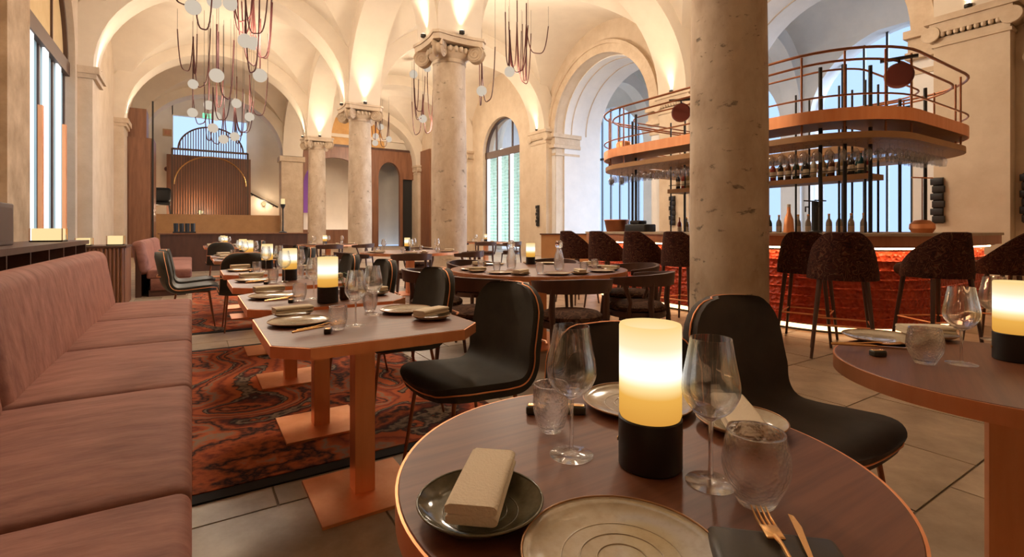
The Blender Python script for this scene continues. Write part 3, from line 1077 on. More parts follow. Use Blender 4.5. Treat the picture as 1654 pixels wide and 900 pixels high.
# dark wooden armchairs round the big table
def wood_armchair():
    t = thing('wooden_armchair', 'chair', 'chair')
    build(MB().lathe([(0.0, 0.425), (0.225, 0.425), (0.245, 0.44), (0.245, 0.465), (0.22, 0.485), (0.0, 0.495)], n=28), 'seat_cushion', 'seatfab', t, 50)
    build(MB().lathe([(0.20, 0.375), (0.25, 0.375), (0.255, 0.40), (0.25, 0.425), (0.20, 0.425)], n=28), 'seat_ring', 'walnut', t)
    rows = []
    for q in range(31):
        a = PI + R(-118 + 236 * q / 30)
        f = abs(q - 15) / 15
        rx, ry = 0.29, 0.30
        hh = 0.055 * (1 - 0.55 * f ** 2)
        th = 0.017 * (1 - 0.3 * f)
        zc = 0.715 - 0.02 * f
        c = Vector((rx * math.cos(a) - 0.01, ry * math.sin(a), 0))
        nn = Vector((math.cos(a), math.sin(a), 0))
        rows.append([c - nn * th + Vector((0, 0, zc - hh)), c + nn * th + Vector((0, 0, zc - hh)), c + nn * (th + 0.012) + Vector((0, 0, zc + hh)), c - nn * (th - 0.008) + Vector((0, 0, zc + hh))])
    mb = MB().grid(rows, closed=True)
    mb.add(rows[0], [(0, 1, 2, 3)]).add(rows[-1], [(0, 1, 2, 3)])
    build(mb, 'back_rail', 'walnut', t, 50)
    for sy in (-1, 1):
        build(MB().tube([(-0.25, sy * 0.22, 0.0), (-0.21, sy * 0.21, 0.40), (-0.20, sy * 0.215, 0.52), (-0.215, sy * 0.21, 0.69)], [0.014, 0.024, 0.026, 0.022], 8), 'leg', 'walnut', t)
        build(MB().tube([(0.23, sy * 0.22, 0.0), (0.19, sy * 0.19, 0.41)], [0.013, 0.022], 8), 'leg', 'walnut', t)
        build(MB().tube([(-0.02, sy * 0.25, 0.40), (-0.05, sy * 0.285, 0.52), (0.0, sy * 0.298, 0.68)], [0.020, 0.017, 0.022], 8), 'arm_support', 'walnut', t)
    return t
arm = wood_armchair()
MT = (2.95, 4.10)

def around(c, r_, ang):
    return (c[0] + r_ * math.cos(R(ang)), c[1] + r_ * math.sin(R(ang)), 0)
AG = 'dark wooden armchairs with curved backs'
for ang, rr, d_ in ((248, 1.10, 'beside the charcoal velvet chair'), (205, 1.06, 'behind the green velvet chairs'), (165, 1.03, 'facing the green velvet chairs'), (293, 1.03, 'on the bar stool side'), (345, 1.03, 'between table and big column'), (45, 1.03, 'in front of the tan desk'), (100, 1.03, 'toward the second column')):
    put(arm, around(MT, rr, ang), R(ang + 180), 'dark wooden curved back armchair at the large round table, %s' % d_, AG)

# ------------------------------------------------------------------ bar stools
def bar_stool():
    t = thing('bar_stool', 'stool', 'bar stool')
    build(MB().rbox((0.03, 0, 0.755), (0.46, 0.44, 0.11), 0.05, 4, 0.012), 'seat_cushion', 'stoolfab', t, 60)
    inner, outer = [], []
    N = 33
    for q in range(N):
        ph = -1.0 + 2.0 * q / (N - 1)
        a = PI + R(128) * ph
        f = abs(ph)
        zt = 0.815 + 0.29 * (1 - min(1, max(0, (f - 0.30) / 0.62)) ** 1.3 if f < 0.92 else 0)
        zt = max(zt, 0.80)
        ri, ro = [], []
        for k in range(7):
            s_ = k / 6
            z = 0.695 + (zt - 0.695) * s_
            hz = (z - 0.695) / 0.41
            rx, ry = 0.27 - 0.015 * hz, 0.275 - 0.075 * hz ** 1.6
            sx = -0.03 * hz
            ca, sa = math.cos(a), math.sin(a)
            ro.append(Vector((rx * ca + sx, ry * sa, z)))
            th = 0.05 if s_ < 0.95 else 0.03
            ri.append(Vector(((rx - th) * ca + sx, (ry - th) * sa, z - (0.0 if s_ < 0.95 else -0.008))))
        inner.append(ri)
        outer.append(ro)
    mb = MB().grid(outer).grid(inner)
    mb.grid([[r_[-1] for r_ in outer], [r_[-1] for r_ in inner]])
    mb.grid([[r_[0] for r_ in outer], [r_[0] for r_ in inner]])
    for e in (0, -1):
        mb.grid([outer[e], inner[e]])
    build(mb, 'back_shell', 'stoolfab', t, 55)
    for sx, sy in ((1, 1), (1, -1), (-1, 1), (-1, -1)):
        build(MB().tube([(sx * 0.17, sy * 0.17, 0.69), (sx * 0.235, sy * 0.235, 0.0)], [0.021, 0.012], 8), 'leg', 'walnut', t)
    z = 0.30
    k = 0.17 + 0.065 * (0.69 - z) / 0.69
    build(MB().tube([(k, k, z), (-k, k, z), (-k, -k, z), (k, -k, z)], 0.008, 6, True), 'footrest', 'copper', t)
    return t
stool = bar_stool()
SG = 'upholstered stools along the red bar'
BX0, BX1, BY0, BY1, BR = 5.65, 9.3, 2.05, 6.9, 1.1
for (x, y, a, d_) in ((5.02, 5.95, 0, 'end stool on the side of the tan desk'), (5.02, 5.28, -3, 'second stool from the tan desk'), (5.0, 4.58, 0, 'second stool from the big column'), (5.05, 3.98, 4, 'next to the big column on the tan desk side'),
                      (5.30, 2.66, 18, 'next to the big column on the rounded bar end side'), (4.90, 2.16, 26, 'at the rounded bar corner, its back turned to the room'), (5.85, 1.78, 58, 'first on the short bar end'), (6.85, 1.55, 86, 'second on the short bar end'), (7.65, 1.52, 92, 'third on the short bar end')):
    put(stool, (x, y, 0), R(a), 'oxblood patterned bar stool, %s' % d_, SG)

# ------------------------------------------------------------------ tables
SIDES = {248: 'near the charcoal chair', 205: 'near the green chairs', 165: 'facing the banquette', 293: 'facing the round bar table', 345: 'toward the big column', 45: 'toward the tan desk', 100: 'toward the second column',
         250: 'nearest the large round table', 185: 'facing the banquette', 320: 'toward the bar', 60: 'toward the second column', 300: 'toward the bar', 200: 'facing the banquette', 260: 'toward the large round table', 180: 'facing the second column', 240: 'toward the tan desk'}
def octagon(hx, hy, c):
    return [(-hx + c, -hy), (hx - c, -hy), (hx, -hy + c), (hx, hy - c), (hx - c, hy), (-hx + c, hy), (-hx, hy - c), (-hx, -hy + c)]

def chamfer_table():
    t = thing('dining_table', 'table', 'table')
    p = octagon(0.40, 0.408, 0.11)
    q = octagon(0.395, 0.403, 0.108)
    build(MB().prism(q, 0.722, 0.740), 'tabletop', 'tabletop', t, 0)
    build(MB().ring(p, [(x * 0.96, y * 0.96) for x, y in q], 0.698, 0.7385), 'edge_band', 'copper', t, 0)
    build(MB().box((0, 0, 0.357), (0.085, 0.085, 0.690)), 'post', 'copper', t, 0)
    build(MB().box((0, 0, 0.710), (0.36, 0.36, 0.022)), 'support_plate', 'copperdk', t, 0)
    build(MB().box((0, 0, 0.006), (0.42, 0.42, 0.012)), 'base_plate', 'copper', t, 0)
    return t
ct = chamfer_table()
for i, y in enumerate(TROW):
    put(ct, (TX, y, 0.012 if 2.5 < y < 5.4 or 6.4 < y < 11 else 0.0), 0, 'brown chamfered table with copper post, %s in the row along the banquette' % ORD[i], 'chamfered tables in a row')

def round_table(label, loc, r_, foot=0.22, post=0.06, rz=0.0, group=None):
    t = thing('round_table', label, 'table', loc, rz, group)
    build(MB().lathe([(0, 0.722), (r_ - 0.006, 0.722), (r_ - 0.004, 0.738), (r_ - 0.006, 0.740), (0, 0.740)], n=96), 'tabletop', 'tabletop', t, 30)
    build(MB().lathe([(r_ - 0.03, 0.695), (r_, 0.695), (r_, 0.7385), (r_ - 0.004, 0.7385), (r_ - 0.03, 0.72), (r_ - 0.03, 0.695)], n=96, caps=False), 'edge_band', 'copper', t, 30)
    build(MB().box((0, 0, 0.357), (post * 2, post * 2, 0.690)), 'post', 'copper', t, 0)
    build(MB().box((0, 0, 0.712), (r_ * 0.7, r_ * 0.7, 0.018)), 'support_plate', 'copperdk', t, 0)
    build(MB().box((0, 0, 0.006), (foot * 2, foot * 2, 0.012)), 'base_plate', 'copper', t, 0)
    return t
FT, RT = (0.63, 0.605), (1.955, 0.43)
round_table('small round brown table with large candle lamp beside the long banquette', (*FT, 0), 0.392, 0.21, 0.045)
round_table('round brown copper edged table beside the rounded bar end', (*RT, 0), 0.42, 0.22, 0.045, R(20))
round_table('large round brown table ringed by wooden armchairs', (*MT, 0), 0.88, 0.35, 0.06)
T5 = (3.25, 8.4)
T6, T7 = (3.0, 13.6), (7.7, 13.5)
round_table('round brown table standing before the second column', (*T5, 0), 0.85, 0.3, 0.06)
round_table('distant round table left of the third column', (*T6, 0), 0.75, 0.3, 0.06)
round_table('distant round table in front of the glass block window', (*T7, 0), 0.70, 0.3, 0.06)
for tb, rr, angs, d_ in ((T5, 1.0, (250, 185, 320, 60), 'round table before the second column'), (T6, 0.92, (200, 260, 320), 'distant round table left of the third column'), (T7, 0.88, (180, 240, 300), 'glass block window table')):
    for ang in angs:
        put(arm, around(tb, rr, ang), R(ang + 180), 'dark wooden armchair at the %s, %s' % (d_.replace('left of', 'by'), SIDES[ang].replace('large round table', 'armchair table')), 'armchairs at the %s' % d_)

# ------------------------------------------------------------------ tableware models
def lamp_model():
    t = thing('table_lamp', 'lamp', 'lamp')
    lb = build(MB().lathe([(0, 0), (0.050, 0), (0.0525, 0.003), (0.0525, 0.082), (0.0505, 0.084), (0, 0.084)], n=40), 'lamp_base', 'lampbase', t)
    build(MB().lathe([(0.0495, 0.084), (0.0515, 0.090), (0.0515, 0.236), (0.0500, 0.240), (0.0455, 0.239), (0.043, 0.232), (0.041, 0.205), (0, 0.200)], n=40, caps=False), 'candle_shade', 'candle', t, 60)
    build(MB().lathe([(0, 0), (0.0035, 0.0008), (0.004, 0.002), (0.0035, 0.003), (0, 0.003)], n=10, xf=Matrix.Translation((-0.0525, 0, 0.036)) @ Matrix.Rotation(R(-90), 4, 'Y')), 'power_button', 'brass', lb)
    return t
lamp = lamp_model()

def wineglass_model(n=36, name='wine_glass'):
    t = thing(name, 'glass', 'wine glass')
    outer = catmull([(0.0045, 0.098), (0.012, 0.103), (0.030, 0.116), (0.0425, 0.138), (0.0435, 0.160), (0.037, 0.195), (0.0315, 0.228)], 5)
    inner = [(max(r_ - 0.0011, 0.0), z + (0.0012 if i < 8 else 0)) for i, (r_, z) in enumerate(outer)]
    build(MB().lathe(outer + inner[::-1] + [(0.0, 0.0995)], n=n, caps=False), 'bowl', 'glass', t, 80)
    build(MB().lathe([(0.0042, 0.008), (0.0034, 0.03), (0.0032, 0.07), (0.0045, 0.098), (0.0, 0.0985)], n=14, caps=False), 'stem', 'glass', t, 80)
    build(MB().lathe([(0.0, 0.0), (0.038, 0.0), (0.0385, 0.0012), (0.030, 0.0026), (0.012, 0.0045), (0.0042, 0.0085), (0.0, 0.009)], n=n), 'foot', 'glass', t, 80)
    return t
wine = wineglass_model()

def tumbler_model(r_, h, name, belly):
    t = thing(name, 'tumbler', 'tumbler')
    o = catmull([(r_ * 0.62, 0.0), (r_ * 0.80, h * 0.14), (r_ * belly, h * 0.5), (r_, h * 0.96), (r_ * 0.985, h)], 5)
    i_ = [(max(0, a - 0.0026), max(z, 0.010)) for a, z in o]
    build(MB().lathe([(0, 0)] + o + i_[::-1] + [(0, 0.010)], n=32, caps=False), 'body', 'hammered', t, 80)
    build(MB().lathe([(r_ * 0.985 - 0.0028, h - 0.0006), (r_ * 0.985, h - 0.0006), (r_ * 0.985, h + 0.0006), (r_ * 0.985 - 0.0028, h + 0.0006), (r_ * 0.985 - 0.0028, h - 0.0006)], n=32, caps=False), 'rim', 'glass', t, 80)
    return t
tumb = tumbler_model(0.035, 0.092, 'tumbler', 1.02)
tumb2 = tumbler_model(0.0405, 0.104, 'tumbler', 1.16)

def plate_model(r_, m, rimm, depth=0.016, name='dinner_plate', wob=0.0):
    t = thing(name, 'plate', 'plate')
    prof = [(0.0, 0.004), (r_ * 0.55, 0.0045), (r_ * 0.72, 0.006), (r_ * 0.9, depth * 0.7), (r_ * 0.985, depth)]
    under = [(r_, depth - 0.001), (r_ * 0.9, depth * 0.55), (r_ * 0.6, 0.0), (0, 0.0)]
    ds = build(MB().lathe(prof + under, n=56, caps=False), 'dish', m, t, 60)
    build(MB().tube([(r_ * 0.992 * math.cos(2 * PI * i / 56), r_ * 0.992 * math.sin(2 * PI * i / 56), depth) for i in range(56)], 0.0017, 6, True), 'rim', rimm, t, 80)
    for k, q in enumerate((0.25, 0.42, 0.60)):
        build(MB().tube([(r_ * q * math.cos(2 * PI * i / 48), r_ * q * math.sin(2 * PI * i / 48), 0.0046) for i in range(48)], 0.0011, 5, True), 'throwing_ring', m, ds, 80)
    return t
plate = plate_model(0.122, 'plate', 'platerim')
sideplate = plate_model(0.086, 'plate', 'platerim', 0.018, 'side_plate')
olive = plate_model(0.088, 'plateolive', 'plateolive', 0.022, 'side_plate')

def napkin_model(L, W, H):
    t = thing('napkin', 'napkin', 'napkin')
    def fold(z0, z1, W_, lip, ln):
        pts = []
        N = 12
        for i in range(N + 1):
            a = -PI / 2 + PI * i / N
            pts.append((-W_ / 2 + 0.010 - 0.010 * math.cos(a), (z0 + z1) / 2 + (z1 - z0) / 2 * math.sin(a)))
        pts += [(W_ / 2 - 0.004, z1), (W_ / 2 + lip, z1 - (z1 - z0) * 0.25), (W_ / 2 + lip, z0 + 0.001), (W_ / 2 - 0.01, z0)]
        vs = [(-ln / 2, y, z) for y, z in pts] + [(0, y, z + 0.0012) for y, z in pts] + [(ln / 2, y, z) for y, z in pts]
        n = len(pts)
        fs = [tuple(range(n)), tuple(range(2 * n, 3 * n))[::-1]]
        for s_ in (0, 1):
            fs += [(s_ * n + i, s_ * n + (i + 1) % n, (s_ + 1) * n + (i + 1) % n, (s_ + 1) * n + i) for i in range(n)]
        return MB().add(vs, fs)
    build(fold(0, H * 0.48, W, 0.0, L), 'lower_fold', 'napkin', t, 40)
    build(fold(H * 0.50, H, W * 0.98, 0.002, L * 0.99), 'upper_fold', 'napkin', t, 40)
    return t
nap = napkin_model(0.165, 0.068, 0.026)

def fork_model():
    t = thing('fork', 'fork', 'fork')
    build(MB().tube([(-0.10, 0, 0.002), (-0.02, 0, 0.004), (0.03, 0, 0.009), (0.05, 0, 0.007)], [0.004, 0.003, 0.0025, 0.0035], 8), 'handle', 'brass', t)
    fh = build(MB().rbox((0.06, 0, 0.006), (0.028, 0.022, 0.004), 0.002, 2), 'fork_head', 'brass', t)
    for q in range(4):
        build(MB().tube([(0.072, -0.009 + q * 0.006, 0.006), (0.09, -0.009 + q * 0.006, 0.007), (0.108, -0.009 + q * 0.006, 0.012)], [0.0018, 0.0016, 0.0009], 6), 'tine', 'brass', fh)
    return t
def knife_model():
    t = thing('knife', 'knife', 'knife')
    build(MB().tube([(-0.11, 0, 0.003), (0.0, 0, 0.004), (0.02, 0, 0.004)], [0.004, 0.0035, 0.003], 8), 'handle', 'brass', t)
    build(MB().prism([(0.02, -0.002), (0.09, -0.007), (0.115, -0.004), (0.118, 0.002), (0.02, 0.003)], 0.0025, 0.0045), 'blade', 'brass', t, 0)
    return t
fork, knife = fork_model(), knife_model()

def rest_model():
    t = thing('cutlery_rest', 'rest', 'cutlery rest')
    build(MB().rbox((0, 0, 0.009), (0.042, 0.026, 0.018), 0.004, 3), 'block', 'rest', t)
    build(MB().rbox((0, 0, 0.0185), (0.036, 0.018, 0.002), 0.001, 2), 'top_inlay', 'brass', t)
    return t
rest = rest_model()

def vase_model():
    t = thing('bud_vase', 'vase', 'plant pot')
    build(MB().lathe([(0, 0), (0.022, 0), (0.026, 0.006), (0.026, 0.07), (0.022, 0.075), (0.020, 0.072), (0, 0.066)], n=20), 'pot', 'pot', t)
    rnd = random.Random(3)
    for q in range(9):
        a = q * 2.4
        tip = Vector((0.035 * math.cos(a), 0.035 * math.sin(a), 0.105 + rnd.random() * 0.05))
        st = build(MB().tube([(0.004 * math.cos(a), 0.004 * math.sin(a), 0.068), tip * 0.7 + Vector((0, 0, 0.03)), tip], 0.0012, 5), 'stem', 'leaf', t)
        lf = MB()
        for k in range(3):
            b = a + (k - 1) * 0.9
            d_ = Vector((math.cos(b), math.sin(b), 0.35)) * 0.022
            n_ = Vector((-math.sin(b), math.cos(b), 0)) * 0.007
            lf.add([tip, tip + d_ * 0.5 + n_, tip + d_, tip + d_ * 0.5 - n_, tip + d_ * 0.5 + Vector((0, 0, 0.004))], [(0, 1, 4), (1, 2, 4), (2, 3, 4), (3, 0, 4)])
        build(lf, 'leaf_cluster', 'leaf', t, 0)
    return t
vase = vase_model()

def carafe_model():
    t = thing('water_carafe', 'carafe', 'carafe')
    o = catmull([(0.035, 0.0), (0.046, 0.02), (0.050, 0.09), (0.040, 0.15), (0.026, 0.19), (0.024, 0.215)], 5)
    build(MB().lathe([(0, 0)] + o + [(max(0, a - 0.003), max(z, 0.008)) for a, z in o[::-1]] + [(0, 0.008)], n=28, caps=False), 'body', 'hammered', t, 80)
    build(MB().lathe([(0, 0.216), (0.030, 0.216), (0.036, 0.225), (0.037, 0.262), (0.030, 0.284), (0, 0.288)], n=24), 'inverted_cup', 'glass', t, 80)
    return t
carafe = carafe_model()

ZT = 0.7402
def at(c, dx, dy, z=ZT):
    return (c[0] + dx, c[1] + dy, z)

# settings of the chamfered tables
for i, y in enumerate(TROW):
    c = (TX, y)
    T = 'the %s chamfered table' % ORD[i]
    dz = 0.012 if 2.5 < y < 5.4 or 6.4 < y < 11 else 0.0
    zt = ZT + dz
    g = 'tableware on %s' % T
    put(plate, at(c, -0.245, 0.075, zt), 0, 'cream dinner plate with brown rim on the banquette side of %s' % T, 'cream dinner plates')
    put(sideplate, at(c, -0.235, 0.285, zt), 0, 'small cream plate under a napkin on the banquette side of %s' % T, 'small cream side plates')
    put(nap, at(c, -0.235, 0.285, zt + 0.0195), R(8), 'folded ivory napkin on the banquette side of %s' % T, 'folded ivory napkins')
    put(plate, at(c, 0.245, 0.125, zt), 0, 'cream dinner plate with brown rim on the chair side of %s' % T, 'cream dinner plates')
    put(sideplate, at(c, 0.275, -0.115, zt), 0, 'small cream plate under a napkin on the chair side of %s' % T, 'small cream side plates')
    put(nap, at(c, 0.275, -0.115, zt + 0.0195), R(25), 'folded ivory napkin on the chair side of %s' % T, 'folded ivory napkins')
    put(tumb, at(c, -0.135, -0.135, zt), 0, 'hammered glass tumbler on the banquette side of %s' % T, 'hammered tumblers')
    put(tumb, at(c, 0.105, 0.235, zt), 0, 'hammered glass tumbler on the chair side of %s' % T, 'hammered tumblers')
    put(wine, at(c, -0.055, -0.095, zt), 0, 'empty wine glass on the banquette side of %s' % T, 'empty wine glasses')
    put(wine, at(c, 0.085, 0.125, zt), 0, 'empty wine glass on the chair side of %s' % T, 'empty wine glasses')
    if i < 4:
        put(rest, at(c, -0.185, -0.185, zt), R(70), 'small dark cutlery rest on the banquette side of %s' % T, 'small cutlery rests')
        put(knife, at(c, -0.215, -0.175, zt + 0.0192), R(22), 'copper knife on the banquette side of %s' % T, 'copper knives')
        put(fork, at(c, -0.205, -0.145, zt + 0.0192), R(22), 'copper fork on the banquette side of %s' % T, 'copper forks')
    lp = {1: (-0.02, -0.275), 2: (0.0, 0.03), 3: (0.0, 0.29), 4: (0.0, 0.03), 5: (0.0, 0.03), 6: (0.0, 0.03), 7: (0.0, 0.03)}.get(i)
    if lp:
        put(lamp, at(c, lp[0], lp[1], zt), R(-57), 'glowing candle shaped lamp on black base on %s' % T, 'candle shaped table lamps')
    if i in (1, 3):
        put(vase, at(c, lp[0] + 0.10, lp[1] + 0.055, zt), 0, 'small brown pot with green sprigs beside the lamp on %s' % T, 'small potted sprigs')

# small round table by the camera side of the row
zt = ZT
LAM = pz(1050, 751, 0.74)
put(lamp, (LAM.x, LAM.y, zt), R(-57 - 180 + 180), 'large glowing candle lamp on black base on the small round table', 'candle shaped table lamps')
def on(proto, px, py, label, rz=0.0, group=None, z=zt):
    p = pz(px, py, 0.74)
    return put(proto, (p.x, p.y, z), rz, label, group)
on(wine, 923, 735, 'empty wine glass beside the plain tumbler on the small round table', 0, 'empty wine glasses')
on(wine, 1148, 780, 'empty wine glass between lamp and rounded tumbler on the small round table', 0, 'empty wine glasses')
on(tumb, 890, 695, 'hammered straight tumbler on the small round table', 0, 'hammered tumblers')
on(tumb2, 1221, 812, 'rounded bubbled tumbler by the gold fork on the small round table', 0)
on(olive, 776, 830, 'dark olive glazed small plate holding a napkin on the small round table')
a, b = pz(800, 748, 0.765), pz(760, 852, 0.765)
put(nap, ((a.x + b.x) / 2, (a.y + b.y) / 2, zt + 0.0235), math.atan2(a.y - b.y, a.x - b.x) + R(0), 'folded ivory napkin on the dark olive plate', 'folded ivory napkins')
on(plate, 1006, 911, 'speckled cream dinner plate beside the wide dark rest on the small round table', 0, 'cream dinner plates')
on(plate, 1030, 656, 'cream dinner plate behind the lamp on the small round table', 0, 'cream dinner plates')
on(sideplate, 1197, 690, 'small cream plate under a napkin behind the rounded tumbler', 0, 'small cream side plates')
a, b = pz(1175, 650, 0.765), pz(1210, 700, 0.765)
put(nap, ((a.x + b.x) / 2, (a.y + b.y) / 2, zt + 0.0195), math.atan2(a.y - b.y, a.x - b.x), 'folded ivory napkin on the small cream plate behind the rounded tumbler', 'folded ivory napkins')
a, b = pz(1164, 845, 0.762), pz(1318, 862, 0.762)
ra = math.atan2(b.y - a.y, b.x - a.x)
p = (a + b) / 2 + Vector((-math.sin(ra), math.cos(ra), 0)) * -0.042
big = thing('cutlery_rest', 'wide dark leather cutlery rest under the gold fork and knife on the small round table', 'cutlery rest', (p.x, p.y, zt), ra)
build(MB().rbox((0, 0, 0.011), (0.150, 0.080, 0.022), 0.010, 3), 'pad', 'rest', big)
a, b = pz(1228, 828, 0.77), pz(1275, 900, 0.77)
u = (a - b).normalized()
put(fork, (a.x - 0.10 * u.x, a.y - 0.10 * u.y, zt + 0.0222), math.atan2(a.y - b.y, a.x - b.x), 'gold fork lying on the wide dark rest on the small round table', 'copper forks')
a, b = pz(1278, 832, 0.77), pz(1312, 900, 0.77)
u = (a - b).normalized()
put(knife, (a.x - 0.11 * u.x, a.y - 0.11 * u.y, zt + 0.0222), math.atan2(a.y - b.y, a.x - b.x), 'gold knife lying on the wide dark rest on the small round table', 'copper knives')
on(rest, 866, 668, 'small dark cutlery rest behind the straight tumbler on the small round table', R(-40), 'small cutlery rests')
on(rest, 930, 668, 'small dark cutlery rest behind the wine glass on the small round table', R(-40), 'small cutlery rests')

# right round table
RTN = 'the round table at the bar end'
on(tumb2, 1494, 587, 'rounded bubbled tumbler on %s' % RTN)
on(wine, 1553, 588, 'empty wine glass beside the lamp on %s' % RTN, 0, 'empty wine glasses')
on(wine, 1606, 549, 'empty wine glass behind the lamp on %s' % RTN, 0, 'empty wine glasses')
on(lamp, 1640, 582, 'large glowing candle lamp on black base on %s' % RTN, R(-60), 'candle shaped table lamps')
on(plate, 1425, 550, 'cream dinner plate with brown rim on %s' % RTN, 0, 'cream dinner plates')
on(sideplate, 1500, 546, 'small cream plate under a napkin on %s' % RTN, 0, 'small cream side plates')
pq = pz(1495, 546, 0.74)
put(nap, (pq.x, pq.y, zt + 0.0195), R(-40), 'folded ivory napkin on %s' % RTN, 'folded ivory napkins')
on(rest, 1418, 575, 'small dark cutlery rest on %s' % RTN, R(-30), 'small cutlery rests')
pq = pz(1405, 570, 0.74)
put(knife, (pq.x, pq.y, zt + 0.0192), R(-50), 'copper knife on %s' % RTN, 'copper knives')
put(fork, (pq.x + 0.02, pq.y + 0.02, zt + 0.0192), R(-42), 'copper fork on %s' % RTN, 'copper forks')

# big round table and the distant ones


def ring_settings(c, r_, angs, nm, gl=True):
    for q, ang in enumerate(angs):
        a = R(ang)
        place = ['first', 'second', 'third', 'fourth', 'fifth', 'sixth', 'seventh'][q]
        d_ = 'on the %s, %s' % (nm, SIDES[ang])
        put(plate, (c[0] + (r_ - 0.19) * math.cos(a), c[1] + (r_ - 0.19) * math.sin(a), ZT), 0, 'cream dinner plate %s' % d_, 'plates on the %s' % nm)
        b = a + 0.26 / r_
        pp = (c[0] + (r_ - 0.16) * math.cos(b), c[1] + (r_ - 0.16) * math.sin(b))
        put(sideplate, (*pp, ZT), 0, 'small cream plate %s' % d_, 'side plates on the %s' % nm)
        put(nap, (*pp, ZT + 0.0195), a, 'folded ivory napkin %s' % d_, 'napkins on the %s' % nm)
        b = a - 0.19 / r_
        put(tumb, (c[0] + (r_ - 0.30) * math.cos(b), c[1] + (r_ - 0.30) * math.sin(b), ZT), 0, 'hammered tumbler %s' % d_, 'tumblers on the %s' % nm)
        if gl:
            put(wine, (c[0] + (r_ - 0.36) * math.cos(a), c[1] + (r_ - 0.36) * math.sin(a), ZT), 0, 'empty wine glass %s' % d_, 'wine glasses on the %s' % nm)
ring_settings(MT, 0.88, (248, 205, 165, 293, 345, 45, 100), 'large round table', False)
on(lamp, 857, 427, 'glowing candle lamp on the large round table', 0, 'candle shaped table lamps')
on(carafe, 826, 434, 'faceted glass carafe on the column side of the large round table', 0, 'glass carafes')
on(carafe, 903, 436, 'faceted glass carafe on the tan desk side of the large round table', 0, 'glass carafes')
ring_settings(T5, 0.85, (250, 185, 320, 60), 'table before the second column')
put(lamp, (T5[0] + 0.08, T5[1] + 0.35, ZT), 0, 'glowing candle lamp on the round table before the second column', 'candle shaped table lamps')
ring_settings(T6, 0.75, (200, 260, 320), 'distant round table')
put(lamp, (T6[0] - 0.1, T6[1] - 0.1, ZT), 0, 'glowing candle lamp on the distant round table left of the third column', 'candle shaped table lamps')
ring_settings(T7, 0.70, (180, 240), 'glass block window table')
put(lamp, (T7[0], T7[1], ZT), 0, 'glowing candle lamp on the table in front of the glass block window', 'candle shaped table lamps')

# ------------------------------------------------------------------ rugs
def rug(label, x0, x1, y0, y1):
    t = thing('rug', label, 'rug')
    build(MB().box(((x0 + x1) / 2, (y0 + y1) / 2, 0.004), (x1 - x0, y1 - y0, 0.008)), 'border', 'rugdark', t, 0)
    build(MB().box(((x0 + x1) / 2, (y0 + y1) / 2, 0.009), (x1 - x0 - 0.002, y1 - y0 - 0.16, 0.006)), 'field', 'rug', t, 0)
rug('orange and black paisley rug under the first chamfered tables', 0.0, 1.62, 2.43, 5.5)
rug('orange and black paisley rug past the bare stone strip', 0.0, 1.62, 6.35, 11.4)

# ------------------------------------------------------------------ bar
def rrect(x0, x1, y0, y1, r_, off=0.0, n=10):
    x0, x1, y0, y1, r_ = x0 - off, x1 + off, y0 - off, y1 + off, max(0.05, r_ + off)
    pts = []
    for cx, cy, a0 in ((x1 - r_, y1 - r_, 0), (x0 + r_, y1 - r_, 90), (x0 + r_, y0 + r_, 180), (x1 - r_, y0 + r_, 270)):
        for i in range(n + 1):
            a = R(a0 + 90 * i / n)
            pts.append((cx + r_ * math.cos(a), cy + r_ * math.sin(a)))
    return pts
def bo(off):
    return rrect(BX0, BX1, BY0, BY1, BR, off)
bar = thing('bar_counter', 'long rounded island bar with red tufted front and glowing edge strips', 'bar')
build(MB().ring(bo(-0.10), bo(-0.5), 0.0, 0.10), 'plinth', 'black', bar, 30)
build(MB().ring(bo(-0.07), bo(-0.09), 0.03, 0.075), 'plinth_light', 'ledfloor', bar, 30)
fp = build(MB().ring(bo(0.0), bo(-0.12), 0.10, 0.90), 'front_panel', 'barfront', bar, 30)
rib_path = bo(0.006)
for z in [0.10 + 0.1 * q for q in range(1, 8)]:
    build(MB().tube([(x, y, z) for x, y in rib_path], 0.012, 6, True), 'quilting_roll', 'barfront', fp, 80)
build(MB().ring(bo(0.06), bo(0.03), 0.925, 0.945), 'edge_light', 'edgeled', bar, 30)
build(MB().ring(bo(0.10), bo(-0.12), 0.945, 0.960), 'lower_moulding', 'copperdk', bar, 30)
build(MB().ring(bo(0.16), bo(-0.12), 0.96, 1.065), 'fascia', 'redwood', bar, 30)
build(MB().ring(bo(0.18), bo(-0.55), 1.065, 1.095), 'worktop', 'stone', bar, 30)
def co(off):
    return bo(off - 0.2)
can = thing('bar_canopy', 'copper edged double gallery canopy with rails above the bar', 'canopy')
build(MB().ring(co(0.05), co(-0.55), 2.33, 2.45), 'upper_board', 'tanwood', can, 30)
build(MB().ring(co(0.06), co(0.05), 2.32, 2.46), 'upper_trim', 'copper', can, 30)
build(MB().ring(co(0.03), co(-0.55), 2.13, 2.20), 'lower_board', 'tanwood', can, 30)
build(MB().ring(co(-0.02), co(-0.05), 2.455, 2.475), 'gallery_light', 'led', can, 30)
for z, off, rr in ((2.60, 0.05, 0.011), (3.10, 0.05, 0.016), (3.02, -0.10, 0.014), (3.02, -0.45, 0.012)):
    build(MB().tube([(x, y, z) for x, y in co(off)], rr, 8, True), 'rail', 'copperdk', can, 80)
pts_out = co(-0.02)
npt = len(pts_out)
for q in (12, 15, 18, 21, 23, 26, 29, 32, 34, 37, 40, 43, 1, 5, 9):
    x, y = pts_out[q % npt]
    build(MB().tube([(x, y, 2.2), (x, y, 3.1)], 0.012, 8), 'baluster', 'copperdk', can)
pin = co(-0.38)
for q in (13, 20, 24, 27, 31, 35, 42, 2, 8):
    x, y = pin[q % npt]
    build(MB().tube([(x, y, 1.095), (x, y, 3.05)], 0.022, 8), 'post', 'iron', can)

